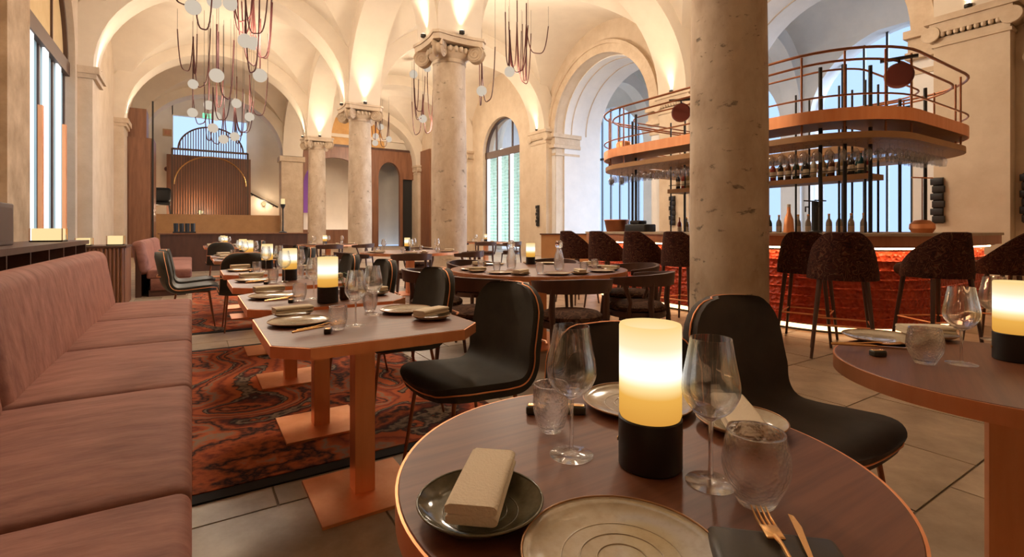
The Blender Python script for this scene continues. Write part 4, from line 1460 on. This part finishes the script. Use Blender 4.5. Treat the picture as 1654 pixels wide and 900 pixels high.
# discs and lantern on the gallery rails
for px_, py_, Yd, d_ in ((1452, 122, 2.35, 'near the rounded bar end'), (1100, 182, 4.9, 'behind the big column')):
    p = pY(px_, py_, Yd)
    t = thing('rail_speaker', 'dark red round speaker hung on the gallery rail %s' % d_, 'speaker', (p.x, p.y, p.z), 0, 'round speakers on the bar gallery')
    Xf = Matrix.Rotation(math.atan2(p.y, p.x), 4, 'Z') @ Matrix.Rotation(R(90), 4, 'Y')
    build(MB().lathe([(0, -0.035), (0.12, -0.035), (0.138, -0.02), (0.138, 0.03), (0.125, 0.04), (0, 0.04)], n=32, xf=Xf), 'disc', 'redmetal', t)
    build(MB().box((0, 0, 0.19), (0.05, 0.34, 0.03), math.atan2(p.y, p.x)), 'hanger_bar', 'iron', t, 0)
    build(MB().tube([(0, 0, 0.13), (0, 0, 0.19)], 0.012, 6), 'hanger_rod', 'iron', t)
p = pz(985, 262, 2.47) if False else None
lx, ly = pts_out[13]
lt = thing('copper_lantern', 'small copper lantern glowing on the gallery corner nearest the blue arch', 'lantern', (lx + 0.12, ly - 0.12, 2.476))
build(MB().lathe([(0, 0), (0.13, 0), (0.13, 0.02), (0.10, 0.03), (0, 0.03)], n=24), 'base', 'copper', lt)
build(MB().lathe([(0.09, 0.03), (0.13, 0.06), (0.14, 0.20), (0.12, 0.24), (0.06, 0.26)], n=24, caps=False), 'shade', 'copper', lt)
build(MB().lathe([(0, 0.03), (0.05, 0.03), (0.05, 0.05), (0, 0.05)], n=14), 'bulb', 'led', lt)

# hanging wine glasses under the canopy (bowls down)
def hang_glass():
    t = thing('hanging_glass', 'glass', 'wine glass')
    o = [(0.038, 0.0), (0.038, -0.002), (0.006, -0.008), (0.0035, -0.03), (0.0035, -0.09), (0.02, -0.10), (0.042, -0.135), (0.043, -0.16), (0.034, -0.215)]
    build(MB().lathe(o + [(r_ - 0.0012 if i else 0, z) for i, (r_, z) in enumerate(o[::-1])][1:4], n=14, caps=False), 'glass_body', 'hangglass', t, 80)
    build(MB().lathe([(0.0325, -0.214), (0.0345, -0.214), (0.0345, -0.217), (0.0325, -0.217), (0.0325, -0.214)], n=14, caps=False), 'rim', 'pane', t, 80)
    return t
hg = hang_glass()
def walk(poly, step):
    out, acc = [], 0.0
    for i in range(len(poly)):
        a, b = Vector(poly[i]), Vector(poly[(i + 1) % len(poly)])
        L = (b - a).length
        while acc < L:
            out.append(a + (b - a) * (acc / L))
            acc += step
        acc -= L
    return out
for off in (-0.06, -0.24):
    for p in walk(co(off), 0.125):
        if p.x < 7.9 and (p.x < 6.4 or p.y < 3.2):
            row = 'outer' if off > -0.1 else 'inner'
            zone = 'short rounded end' if p.y < 2.6 and p.x > 6.5 else 'near corner' if p.y < 3.2 else 'far corner' if p.y > 5.8 else 'stretch before the bottles' if p.y < 4.5 else 'stretch past the big column'
            put(hg, (p.x, p.y, 2.128), 0, 'wine glass hanging in the %s canopy row, %s' % (row, zone), 'hanging glasses, %s row, %s' % (row, zone))

# back bar shelves with bottles
sh = thing('back_bar_shelf', 'hanging back bar shelf unit inside the island bar holding bottles', 'shelf', (0, 0, 0))
build(MB().box((7.25, 4.35, 1.80), (0.42, 3.1, 0.07)), 'bottle_shelf', 'tanwood', sh, 0)
build(MB().box((7.25, 4.35, 2.32), (0.40, 3.1, 0.05)), 'upper_shelf', 'palestone', sh, 0)
build(MB().box((7.25, 4.35, 1.02), (0.60, 3.3, 0.06)), 'work_shelf', 'black', sh, 0)
build(MB().box((7.25, 4.35, 0.50), (0.50, 3.2, 0.98)), 'cabinet', 'walnut', sh, 0)
for yy in (2.85, 3.15, 3.7, 4.35, 5.0, 5.55, 5.85):
    for xx in (7.07, 7.43):
        build(MB().tube([(xx, yy, 1.05), (xx, yy, 3.0)], 0.014, 6), 'rod', 'iron', sh)
build(MB().tube([(7.05, 2.82, 1.90), (7.05, 5.88, 1.90)], 0.006, 6), 'guard_rail', 'iron', sh)
bcols = [(0.02, 0.06, 0.02), (0.10, 0.03, 0.01), (0.25, 0.03, 0.02), (0.30, 0.20, 0.08), (0.01, 0.05, 0.05), (0.45, 0.40, 0.30), (0.015, 0.012, 0.012)]
bn = ['dark green', 'amber brown', 'red', 'golden', 'teal green', 'pale clear', 'black']
protos = []
for i, c in enumerate(bcols):
    M['bottle%d' % i] = mat('bottle_glass_' + bn[i].replace(' ', '_'), c, 0.12, spec=0.6)
    t = thing('bottle', 'bottle', 'bottle')
    bb = build(MB().lathe([(0, 0), (0.036, 0), (0.038, 0.005), (0.038, 0.17), (0.030, 0.20), (0.014, 0.23), (0.013, 0.29), (0, 0.29)], n=14), 'body', 'bottle%d' % i, t)
    build(MB().lathe([(0.0385, 0.05), (0.0388, 0.05), (0.0388, 0.13), (0.0385, 0.13)], n=14, caps=False), 'paper_label', 'napkin', t)
    build(MB().lathe([(0.014, 0.27), (0.015, 0.27), (0.015, 0.295), (0, 0.295)], n=12, caps=False), 'cap', 'brass', t)
    protos.append(t)
def span(y):
    e = [2.85, 3.15, 3.7, 4.35, 5.0, 5.55, 5.9]
    i = max(k for k in range(6) if y >= e[k] - 0.01)
    return 'after the %s rod pair' % ['first', 'second', 'third', 'fourth', 'fifth', 'sixth'][i]
rnd = random.Random(5)
for z, n_, nm, xs in ((1.836, 26, 'hanging bottle shelf', (7.15, 7.34)), (1.051, 22, 'back bar work shelf', (7.20,))):
    for q in range(n_):
        for x in xs:
            k = rnd.randrange(7) if z > 1.5 else (5 if rnd.random() < 0.6 else rnd.randrange(7))
            put(protos[k], (x + rnd.uniform(-0.02, 0.02), 2.93 + q * (2.84 / (n_ - 1)), z), 0, '%s bottle, %s row of the %s, %s' % (bn[k], 'front' if x == xs[0] else 'back', nm, span(2.93 + q * (2.84 / (n_ - 1)))), 'bottles on the %s' % nm)

# objects on the bar worktop
ZB = 1.0955
t = thing('beer_tap', 'tall black beer tap with two cross handles on the bar worktop', 'beer tap', (6.05, 2.95, ZB))
build(MB().lathe([(0, 0), (0.07, 0), (0.07, 0.015), (0.035, 0.03), (0.035, 0.36), (0, 0.37)], n=16), 'tower', 'black', t)
for dy in (-0.06, 0.06):
    build(MB().tube([(-0.12, dy, 0.37), (0.12, dy, 0.37)], 0.008, 6), 'handle', 'iron', t)
    build(MB().tube([(-0.03, dy, 0.30), (-0.09, dy, 0.30), (-0.09, dy, 0.24)], 0.009, 6), 'spout', 'iron', t)
t = thing('copper_bottle', 'tall copper shaker bottle beside the black beer tap', 'shaker', (6.05, 3.25, ZB))
build(MB().lathe([(0, 0), (0.055, 0), (0.06, 0.01), (0.05, 0.16), (0.022, 0.24), (0.018, 0.33), (0, 0.33)], n=18), 'body', 'copper', t)
build(MB().lathe([(0.02, 0.31), (0.021, 0.31), (0.021, 0.34), (0, 0.345)], n=14, caps=False), 'stopper', 'napkin', t)
t = thing('copper_bowl', 'copper lidded bowl with thin stand on the rounded bar end', 'bowl', (6.9, 2.22, ZB))
build(MB().lathe([(0, 0), (0.09, 0), (0.12, 0.05), (0.115, 0.10), (0.07, 0.14), (0, 0.15)], n=22), 'body', 'copper', t)
build(MB().tube([(0, 0.0, 0.15), (0, 0, 0.62)], 0.006, 6), 'stand_rod', 'copperdk', t)
build(MB().tube([(-0.14, 0.05, 0.62), (0.14, -0.05, 0.62)], 0.008, 6), 'cross_rod', 'copper', t)
t = thing('ice_bucket', 'wide copper ice bucket on the bar end facing the blue arch', 'bucket', (6.25, 6.35, ZB))
build(MB().lathe([(0, 0), (0.17, 0), (0.21, 0.20), (0.20, 0.20), (0.165, 0.01), (0, 0.01)], n=26), 'body', 'copperdk', t)
build(MB().tube([(0.21 * math.cos(2 * PI * i / 24), 0.21 * math.sin(2 * PI * i / 24), 0.2) for i in range(24)], 0.008, 6, True), 'rim', 'copper', t)
t = thing('coffee_grinder', 'low black machine on the bar worktop beside the ice bucket', 'machine', (5.98, 5.55, ZB))
build(MB().rbox((0, 0, 0.06), (0.26, 0.42, 0.12), 0.02, 3), 'body', 'black', t)
build(MB().rbox((0.02, 0.06, 0.15), (0.18, 0.2, 0.06), 0.015, 3), 'hopper', 'iron', t)

# dark glass sconces on the right wall and its pilasters
for (x, y, d_) in ((XR - 0.32, 17.2, 'pilaster beside the glass block window'), (XR - 0.32, 10.15, 'pilaster between the two deep arches'), (XR - 0.32, 3.72, 'pilaster past the rounded bar end'), (XR, 2.52, 'plain wall past the last pilaster')):
    t = thing('wall_sconce', 'dark textured glass wall sconce on the %s' % d_, 'sconce', (x, y, 1.25), 0, 'dark glass sconces on the right wall')
    build(MB().box((-0.015, 0, 0.45), (0.03, 0.16, 0.9)), 'back_plate', 'iron', t, 0)
    for q in range(6):
        build(MB().rbox((-0.05 - 0.012 * (q % 2), 0.012 * (1 if q % 2 else -1), 0.08 + q * 0.148), (0.05, 0.20, 0.13), 0.012, 2), 'glass_tile', 'lampbase' if q % 2 else 'iron', t)

# tan desk beyond the armchairs
t = thing('host_desk', 'tan leather fronted host desk before the bar end', 'desk', (6.62, 8.25, 0), R(-38))
build(MB().box((0, 0, 0.52), (0.98, 0.35, 1.0)), 'body', 'tanwood', t, 0)
build(MB().box((0, 0, 1.032), (1.04, 0.42, 0.024)), 'desk_top', 'walnut', t, 0)
build(MB().box((0, 0, 0.01), (0.9, 0.3, 0.02)), 'foot', 'black', t, 0)

# ------------------------------------------------------------------ left console, divider and lanterns
t = thing('console_cabinet', 'low dark red wood console behind the long banquette holding bottles', 'console', (-1.35, 6.3, 0))
build(MB().box((0, 0, 0.975), (0.50, 3.9, 0.05)), 'worktop', 'walnut', t, 0)
build(MB().box((0, 0, 0.70), (0.46, 3.86, 0.03)), 'open_shelf', 'wood', t, 0)
build(MB().box((0, 0, 0.34), (0.46, 3.86, 0.68)), 'cabinet_body', 'wood', t, 0)
for q in range(7):
    build(MB().box((0, -1.92 + q * 0.64, 0.83), (0.44, 0.03, 0.24)), 'divider', 'walnut', t, 0)
for q in range(10):
    k = 5 if q % 3 == 0 else 1
    o = put(protos[k], (-1.25, 4.75 + q * 0.34, 0.7155), 0, '%s bottle in the open shelf of the console behind the banquette' % bn[k], 'bottles in the console behind the banquette')
    o.scale = (0.8, 0.8, 0.72)
t = thing('menu_box', 'tall dark brown box standing on the console behind the long banquette', 'box', (-1.42, 5.55, 1.0005))
build(MB().rbox((0, 0, 0.18), (0.22, 0.95, 0.36), 0.015, 3), 'body', 'pot', t)
build(MB().box((0.113, 0, 0.18), (0.006, 0.80, 0.28)), 'front_panel', 'pot', t, 0)
def lantern(label, loc, w_, h_):
    t = thing('tray_lantern', label, 'lantern', loc, 0, 'low glowing lanterns by the left wall')
    build(MB().box((0, 0, 0.008), (w_ + 0.03, w_ + 0.03, 0.016)), 'tray', 'iron', t, 0)
    o = bpy.data.objects.new('glow_block', MB().rbox((0, 0, 0.016 + h_ / 2), (w_, w_, h_), 0.012, 3).mesh('glow_block', 'lantern'))
    link(o, t)
    for sx in (-1, 1):
        for sy in (-1, 1):
            build(MB().box((sx * (w_ / 2 + 0.01), sy * (w_ / 2 + 0.01), 0.016 + h_ / 2), (0.008, 0.008, h_)), 'corner_post', 'brass', t, 0)
M['lantern'] = emit('lantern_glow', (1.0, 0.74, 0.36), 1.05)
lantern('low square lantern glowing on the console behind the long banquette', (-1.32, 7.35, 1.0005), 0.24, 0.13)
t = thing('divider_cabinet', 'ribbed brown divider cabinet at the near end of the shorter banquette', 'cabinet', (-1.15, 9.75, 0))
build(MB().box((0, 0, 0.43), (0.60, 0.80, 0.86)), 'body', 'walnut', t, 0)
for q in range(13):
    build(MB().lathe([(0.022, 0.0), (0.022, 0.86)], (-0.276 + q * 0.046, -0.40, 0), 10), 'rib', 'wood', t)
for q in range(17):
    build(MB().lathe([(0.022, 0.0), (0.022, 0.86)], (0.30, -0.37 + q * 0.046, 0), 10), 'rib', 'wood', t)
build(MB().box((0, 0, 0.875), (0.66, 0.86, 0.03)), 'cabinet_top', 'walnut', t, 0)
lantern('low square lantern on the wall side of the ribbed divider cabinet', (-1.34, 9.62, 0.8905), 0.16, 0.10)
lantern('low square lantern on the banquette side of the ribbed divider cabinet', (-0.98, 9.70, 0.8905), 0.18, 0.13)

# brown wood enclosure and dark arch frame at the far left
t = thing('wood_enclosure', 'tall reddish brown wood enclosure standing against the far left wall', 'enclosure', (-1.75, 25.6, 0))
build(MB().box((0, 0, 2.4), (0.9, 1.6, 4.8)), 'body', 'wood', t, 0)
build(MB().box((0.0, -0.82, 2.2), (0.70, 0.04, 4.2)), 'door_leaf', 'wood', t, 0)
build(MB().box((0.42, -0.83, 3.2), (0.06, 0.05, 6.2)), 'frame_post', 'iron', t, 0)
build(MB().box((-0.1, 0.0, 5.4), (0.6, 1.2, 1.2)), 'upper_box', 'wood', t, 0)

# dark timber partition with candle stand
t = thing('low_partition', 'low dark timber partition behind the distant tables', 'partition', (1.1, 16.0, 0))
build(MB().box((0, 0, 0.50), (3.6, 0.25, 1.0)), 'panel', 'walnut', t, 0)
build(MB().box((0, 0, 1.015), (3.7, 0.32, 0.03)), 'capping', 'wood', t, 0)
p = pY(457, 376, 16.0)
t = thing('candle_stand', 'tall black candle stand glowing on top of the timber partition', 'candle stand', (p.x, 16.0, 1.0305))
build(MB().lathe([(0, 0), (0.11, 0), (0.11, 0.02), (0.03, 0.05), (0.02, 0.10), (0.02, 0.70), (0.06, 0.78), (0.07, 0.84), (0, 0.84)], n=18), 'stand', 'black', t)
build(MB().lathe([(0, 0.84), (0.055, 0.84), (0.055, 1.0), (0, 1.0)], n=16), 'candle', 'lantern', t)

# slatted arched screen on the landing
x0s, x1s = pY(278, 300, 31.9).x, pY(400, 300, 31.9).x
t = thing('arched_screen', 'dark slatted screen with round arch top on the far landing', 'screen', (0, 31.9, 1.92))
xc, hw = (x0s + x1s) / 2, (x1s - x0s) / 2
for x in (x0s, x1s):
    build(MB().box((x, 0, 1.75), (0.10, 0.10, 3.5)), 'frame_post', 'bronze', t, 0)
build(MB().box((xc, 0, 3.48), (2 * hw, 0.10, 0.10)), 'cross_rail', 'bronze', t, 0)
rr = hw * 0.86
arc = [(xc + 0.02 + rr * math.cos(R(180 - 180 * i / 30)), 0, 3.5 + 1.28 * math.sin(R(180 * i / 30))) for i in range(31)]
build(MB().tube(arc, 0.045, 6), 'arch_hoop', 'bronze', t)
arc = [(xc + hw * 0.95 * math.cos(R(180 - 180 * i / 30)), -0.08, 1.6 + 1.55 * math.sin(R(180 * i / 30))) for i in range(31)]
build(MB().tube(arc, 0.035, 6), 'lower_hoop', 'brass', t)
for q in range(1, 30):
    x = x0s + 2 * hw * q / 30
    u = (x - xc - 0.02) / rr
    top = 3.45 if abs(u) > 0.99 else 3.5 + 1.28 * math.sqrt(1 - u * u)
    build(MB().box((x, 0, top / 2), (0.045, 0.06, top)), 'slat', 'bronze', t, 0)
# timber lobby lining behind the screen
build(MB().box((xc, 33.6, 3.6), (2 * hw + 0.6, 0.1, 3.4)), 'lobby_panel', 'wood', wf, 0)
t = thing('handrail', 'dark sloping handrail on the far stair wall', 'handrail', (0, 0, 0))
a, b = pY(400, 310, 33.8), pY(449, 335, 33.8)
build(MB().tube([a, b], 0.05, 8), 'rail', 'iron', t)
for f in (0.15, 0.85):
    m_ = a.lerp(b, f)
    build(MB().tube([m_, m_ + Vector((0, 0.25, -0.08))], 0.025, 6), 'bracket', 'iron', t)
t = thing('landing_chair', 'large black high chair standing on the far landing beside the screen', 'chair', (pY(260, 345, 32.35).x, 32.35, 1.921))
build(MB().rbox((0, 0, 0.55), (0.85, 0.65, 0.14), 0.05, 3), 'seat', 'black', t)
build(MB().rbox((0, 0.30, 1.02), (0.92, 0.40, 0.84), 0.19, 6), 'backrest', 'black', t)
for sx in (-1, 1):
    for sy in (-1, 1):
        build(MB().tube([(sx * 0.36, sy * 0.25, 0.5), (sx * 0.42, sy * 0.3, 0)], 0.04, 6), 'leg', 'iron', t)
def small_lamp(name, label, loc, power, r_=0.12):
    t = thing(name, label, 'lamp', loc)
    build(MB().lathe([(0, -r_ * 0.5), (r_ * 0.6, -r_ * 0.5), (r_ * 0.6, -r_ * 0.35), (0, -r_ * 0.35)], n=14), 'lamp_base', 'brass', t)
    build(MB().lathe([(r_ * math.sin(PI * i / 10), r_ * 0.65 - r_ * math.cos(PI * i / 10)) for i in range(11)], n=16), 'lamp_globe', 'lantern', t, 80)
    l = bpy.data.lights.new('lamp_light', 'POINT')
    l.energy = power
    l.color = (1.0, 0.80, 0.58)
    l.shadow_soft_size = 0.15
    lo = bpy.data.objects.new('lamp_light', l)
    lo.location = (0, -0.35, 0.1)
    link(lo, t)
p = pY(426, 331, 33.9)
small_lamp('wall_lamp', 'small glowing globe lamp on the far stair wall below the handrail', (p.x, 33.9, p.z), 45)
small_lamp('fill_globe_lamp', 'added fill globe lamp on the landing behind the slatted screen', (xc - 0.5, 32.9, 1.99), 110)  # added lamp that gives the lobby behind the slats a warm glow
small_lamp('fill_globe_lamp', 'added fill globe lamp on the landing beside the black high chair', (-1.75, 32.6, 1.99), 90)  # added lamp that brightens the dim far wall
small_lamp('fill_globe_lamp', 'globe lamp glowing in the room past the timber arch', (7.9, 33.2, 0.07), 140)
t = thing('exit_sign', 'small green lit exit sign above the far screen', 'sign', (pY(335, 187, 31.1).x, 31.15, pY(335, 187, 31.1).z))
build(MB().box((0, 0, 0), (0.44, 0.05, 0.26)), 'sign_box', 'exit', t, 0)
build(MB().box((0, 0, 0.33), (0.03, 0.03, 0.4)), 'hanger', 'iron', t, 0)
mb = MB()
mb.box((-0.05, -0.028, 0.0), (0.05, 0.006, 0.14)).box((0.06, -0.028, 0.0), (0.12, 0.006, 0.03))
build(mb, 'pictogram', 'plaster', t, 0)
p = pY(270, 214, 34.0)
t = thing('wall_sign', 'small pale orange square sign on the far wall beside the screen', 'sign', (p.x, 34.03, p.z))
build(MB().box((0, 0, 0), (0.42, 0.03, 0.40)), 'sign_plate', 'tanwood', t, 0)
build(MB().box((0, -0.02, 0), (0.26, 0.01, 0.24)), 'sign_field', 'redwood', t, 0)
p = pY(270, 273, 34.0)
t = thing('fire_alarm', 'small dark red round alarm on the far wall beside the screen', 'alarm', (p.x, 34.03, p.z))
Xf = Matrix.Rotation(R(90), 4, 'X')
build(MB().lathe([(0, 0), (0.14, 0), (0.14, 0.03), (0, 0.03)], n=20, xf=Xf), 'back_plate', 'redmetal', t)
build(MB().lathe([(0, 0.03), (0.09, 0.03), (0.07, 0.07), (0, 0.08)], n=16, xf=Xf), 'bell', 'iron', t)
p = pY(298, 372, 16.0)
t = thing('cup_rack', 'dark rack of cups standing on the low timber partition', 'rack', (p.x, 16.0, 1.0305))
build(MB().box((0, 0, 0.02), (0.52, 0.2, 0.04)), 'tray', 'black', t, 0)
for q in range(4):
    build(MB().lathe([(0, 0.04), (0.05, 0.04), (0.055, 0.26), (0.045, 0.26), (0.04, 0.06), (0, 0.06)], (-0.19 + q * 0.127, 0, 0), 14), 'cup', 'black', t)
t = thing('purple_banner', 'purple lit banner hanging beyond the third column', 'banner', (5.9, 34.6, 2.2))
build(MB().box((0.0, 0, 1.5), (1.3, 0.05, 3.0)), 'cloth', 'purple', t, 0)
build(MB().tube([(-0.7, 0, 3.0), (0.7, 0, 3.0)], 0.03, 6), 'top_pole', 'iron', t)

# ------------------------------------------------------------------ chandeliers: leather loops and opal globes
def chandelier(label, c, globes, nloops, seed, size=0.165, ztop=6.6, power=CH_W):
    rnd = random.Random(seed)
    t = thing('chandelier', label, 'chandelier', (c[0], c[1], 0))
    gm = MB().lathe([(size * math.sin(PI * i / 14), -size * math.cos(PI * i / 14)) for i in range(15)], n=24).mesh('globe', 'globe', 80)
    anchors = []
    for (px_, py_, dy) in globes:
        p = pY(px_, py_, c[1] + dy)
        lx, ly, lz = p.x - c[0], p.y - c[1], p.z
        piece(gm, 'globe', t, (lx, ly, lz))
        za = min(8.0, lz + rnd.uniform(0.9, 1.7))
        build(MB().tube([(lx, ly, lz + size), (lx + 0.01, ly, za)], 0.018, 6), 'strap', 'red', t)
        anchors.append((lx, ly, za))
        build(MB().tube([(lx, ly, za), (lx, ly, 8.62)], 0.005, 4), 'wire', 'iron', t)
    for q in range(nloops):
        a = anchors[rnd.randrange(len(anchors))]
        dx, dy = rnd.uniform(-0.7, 0.7), rnd.uniform(-0.5, 0.5)
        b = (a[0] + dx, a[1] + dy, a[2] + rnd.uniform(-0.3, 0.4))
        sag = rnd.uniform(0.9, 2.0)
        pts = []
        for i in range(17):
            f = i / 16
            k = 1 - (2 * f - 1) ** 4
            pts.append((a[0] + dx * f, a[1] + dy * f, a[2] + (b[2] - a[2]) * f - sag * k))
        build(MB().tube(pts, 0.017, 6), 'strap', 'red', t)
        build(MB().tube([b, (b[0], b[1], 8.62)], 0.005, 4), 'wire', 'iron', t)
    l = bpy.data.lights.new('chandelier_glow', 'POINT')
    l.energy = power
    l.color = (1.0, 0.84, 0.66)
    l.shadow_soft_size = 0.5
    lo = bpy.data.objects.new('chandelier_glow', l)
    lo.location = (0, 0, 5.9)
    link(lo, t)
chandelier('red strap chandelier with pale globes over the long banquette tables', (1.35, 13.7), [(312, 12, -0.5), (346, 2, 0.3), (372, 6, 0.2), (396, 66, -0.3), (409, 70, 0.4), (350, 122, 0.5), (420, 122, 0.2)], 14, 1)
chandelier('red strap chandelier with many pale globes before the far screen', (1.3, 20.7), [(312, 136, 0.0), (337, 170, 0.4), (311, 182, 0.6), (382, 167, -0.2), (403, 189, 0.2), (349, 188, 0.5), (344, 207, -0.4), (361, 225, 0.3), (379, 221, 0.1)], 14, 2)
chandelier('red strap chandelier with pale globes hanging beside the scroll capital column', (8.8, 13.7), [(778, 147, 0.2), (823, 116, -0.3), (835, -30, 0.1), (850, -60, 0.1)], 11, 3)
chandelier('red strap chandelier with single low globe between the first two far columns', (8.8, 20.7), [(683, 192, 0.0), (668, 120, 0.3), (690, 110, 0.3)], 8, 4, 0.18)
chandelier('red strap chandelier with small globes before the golden lunette', (8.8, 27.7), [(607, 220, 0.3), (628, 225, -0.2), (606, 231, 0.0), (615, 205, 0.5)], 4, 5, 0.17)
chandelier('red strap chandelier over the small round table end of the hall', (1.35, 6.7), [(420, -260, 0.0), (470, -330, 0.4), (380, -300, -0.3), (440, -220, 0.3)], 4, 6)
chandelier('red strap chandelier over the island bar', (8.8, 6.7), [(1190, -160, 0.0), (1230, -200, 0.3), (1160, -190, -0.3)], 4, 7)
chandelier('red strap chandelier above the near end of the hall', (1.35, -0.3), [(1500, -2500, -0.5)], 0, 8) if False else None
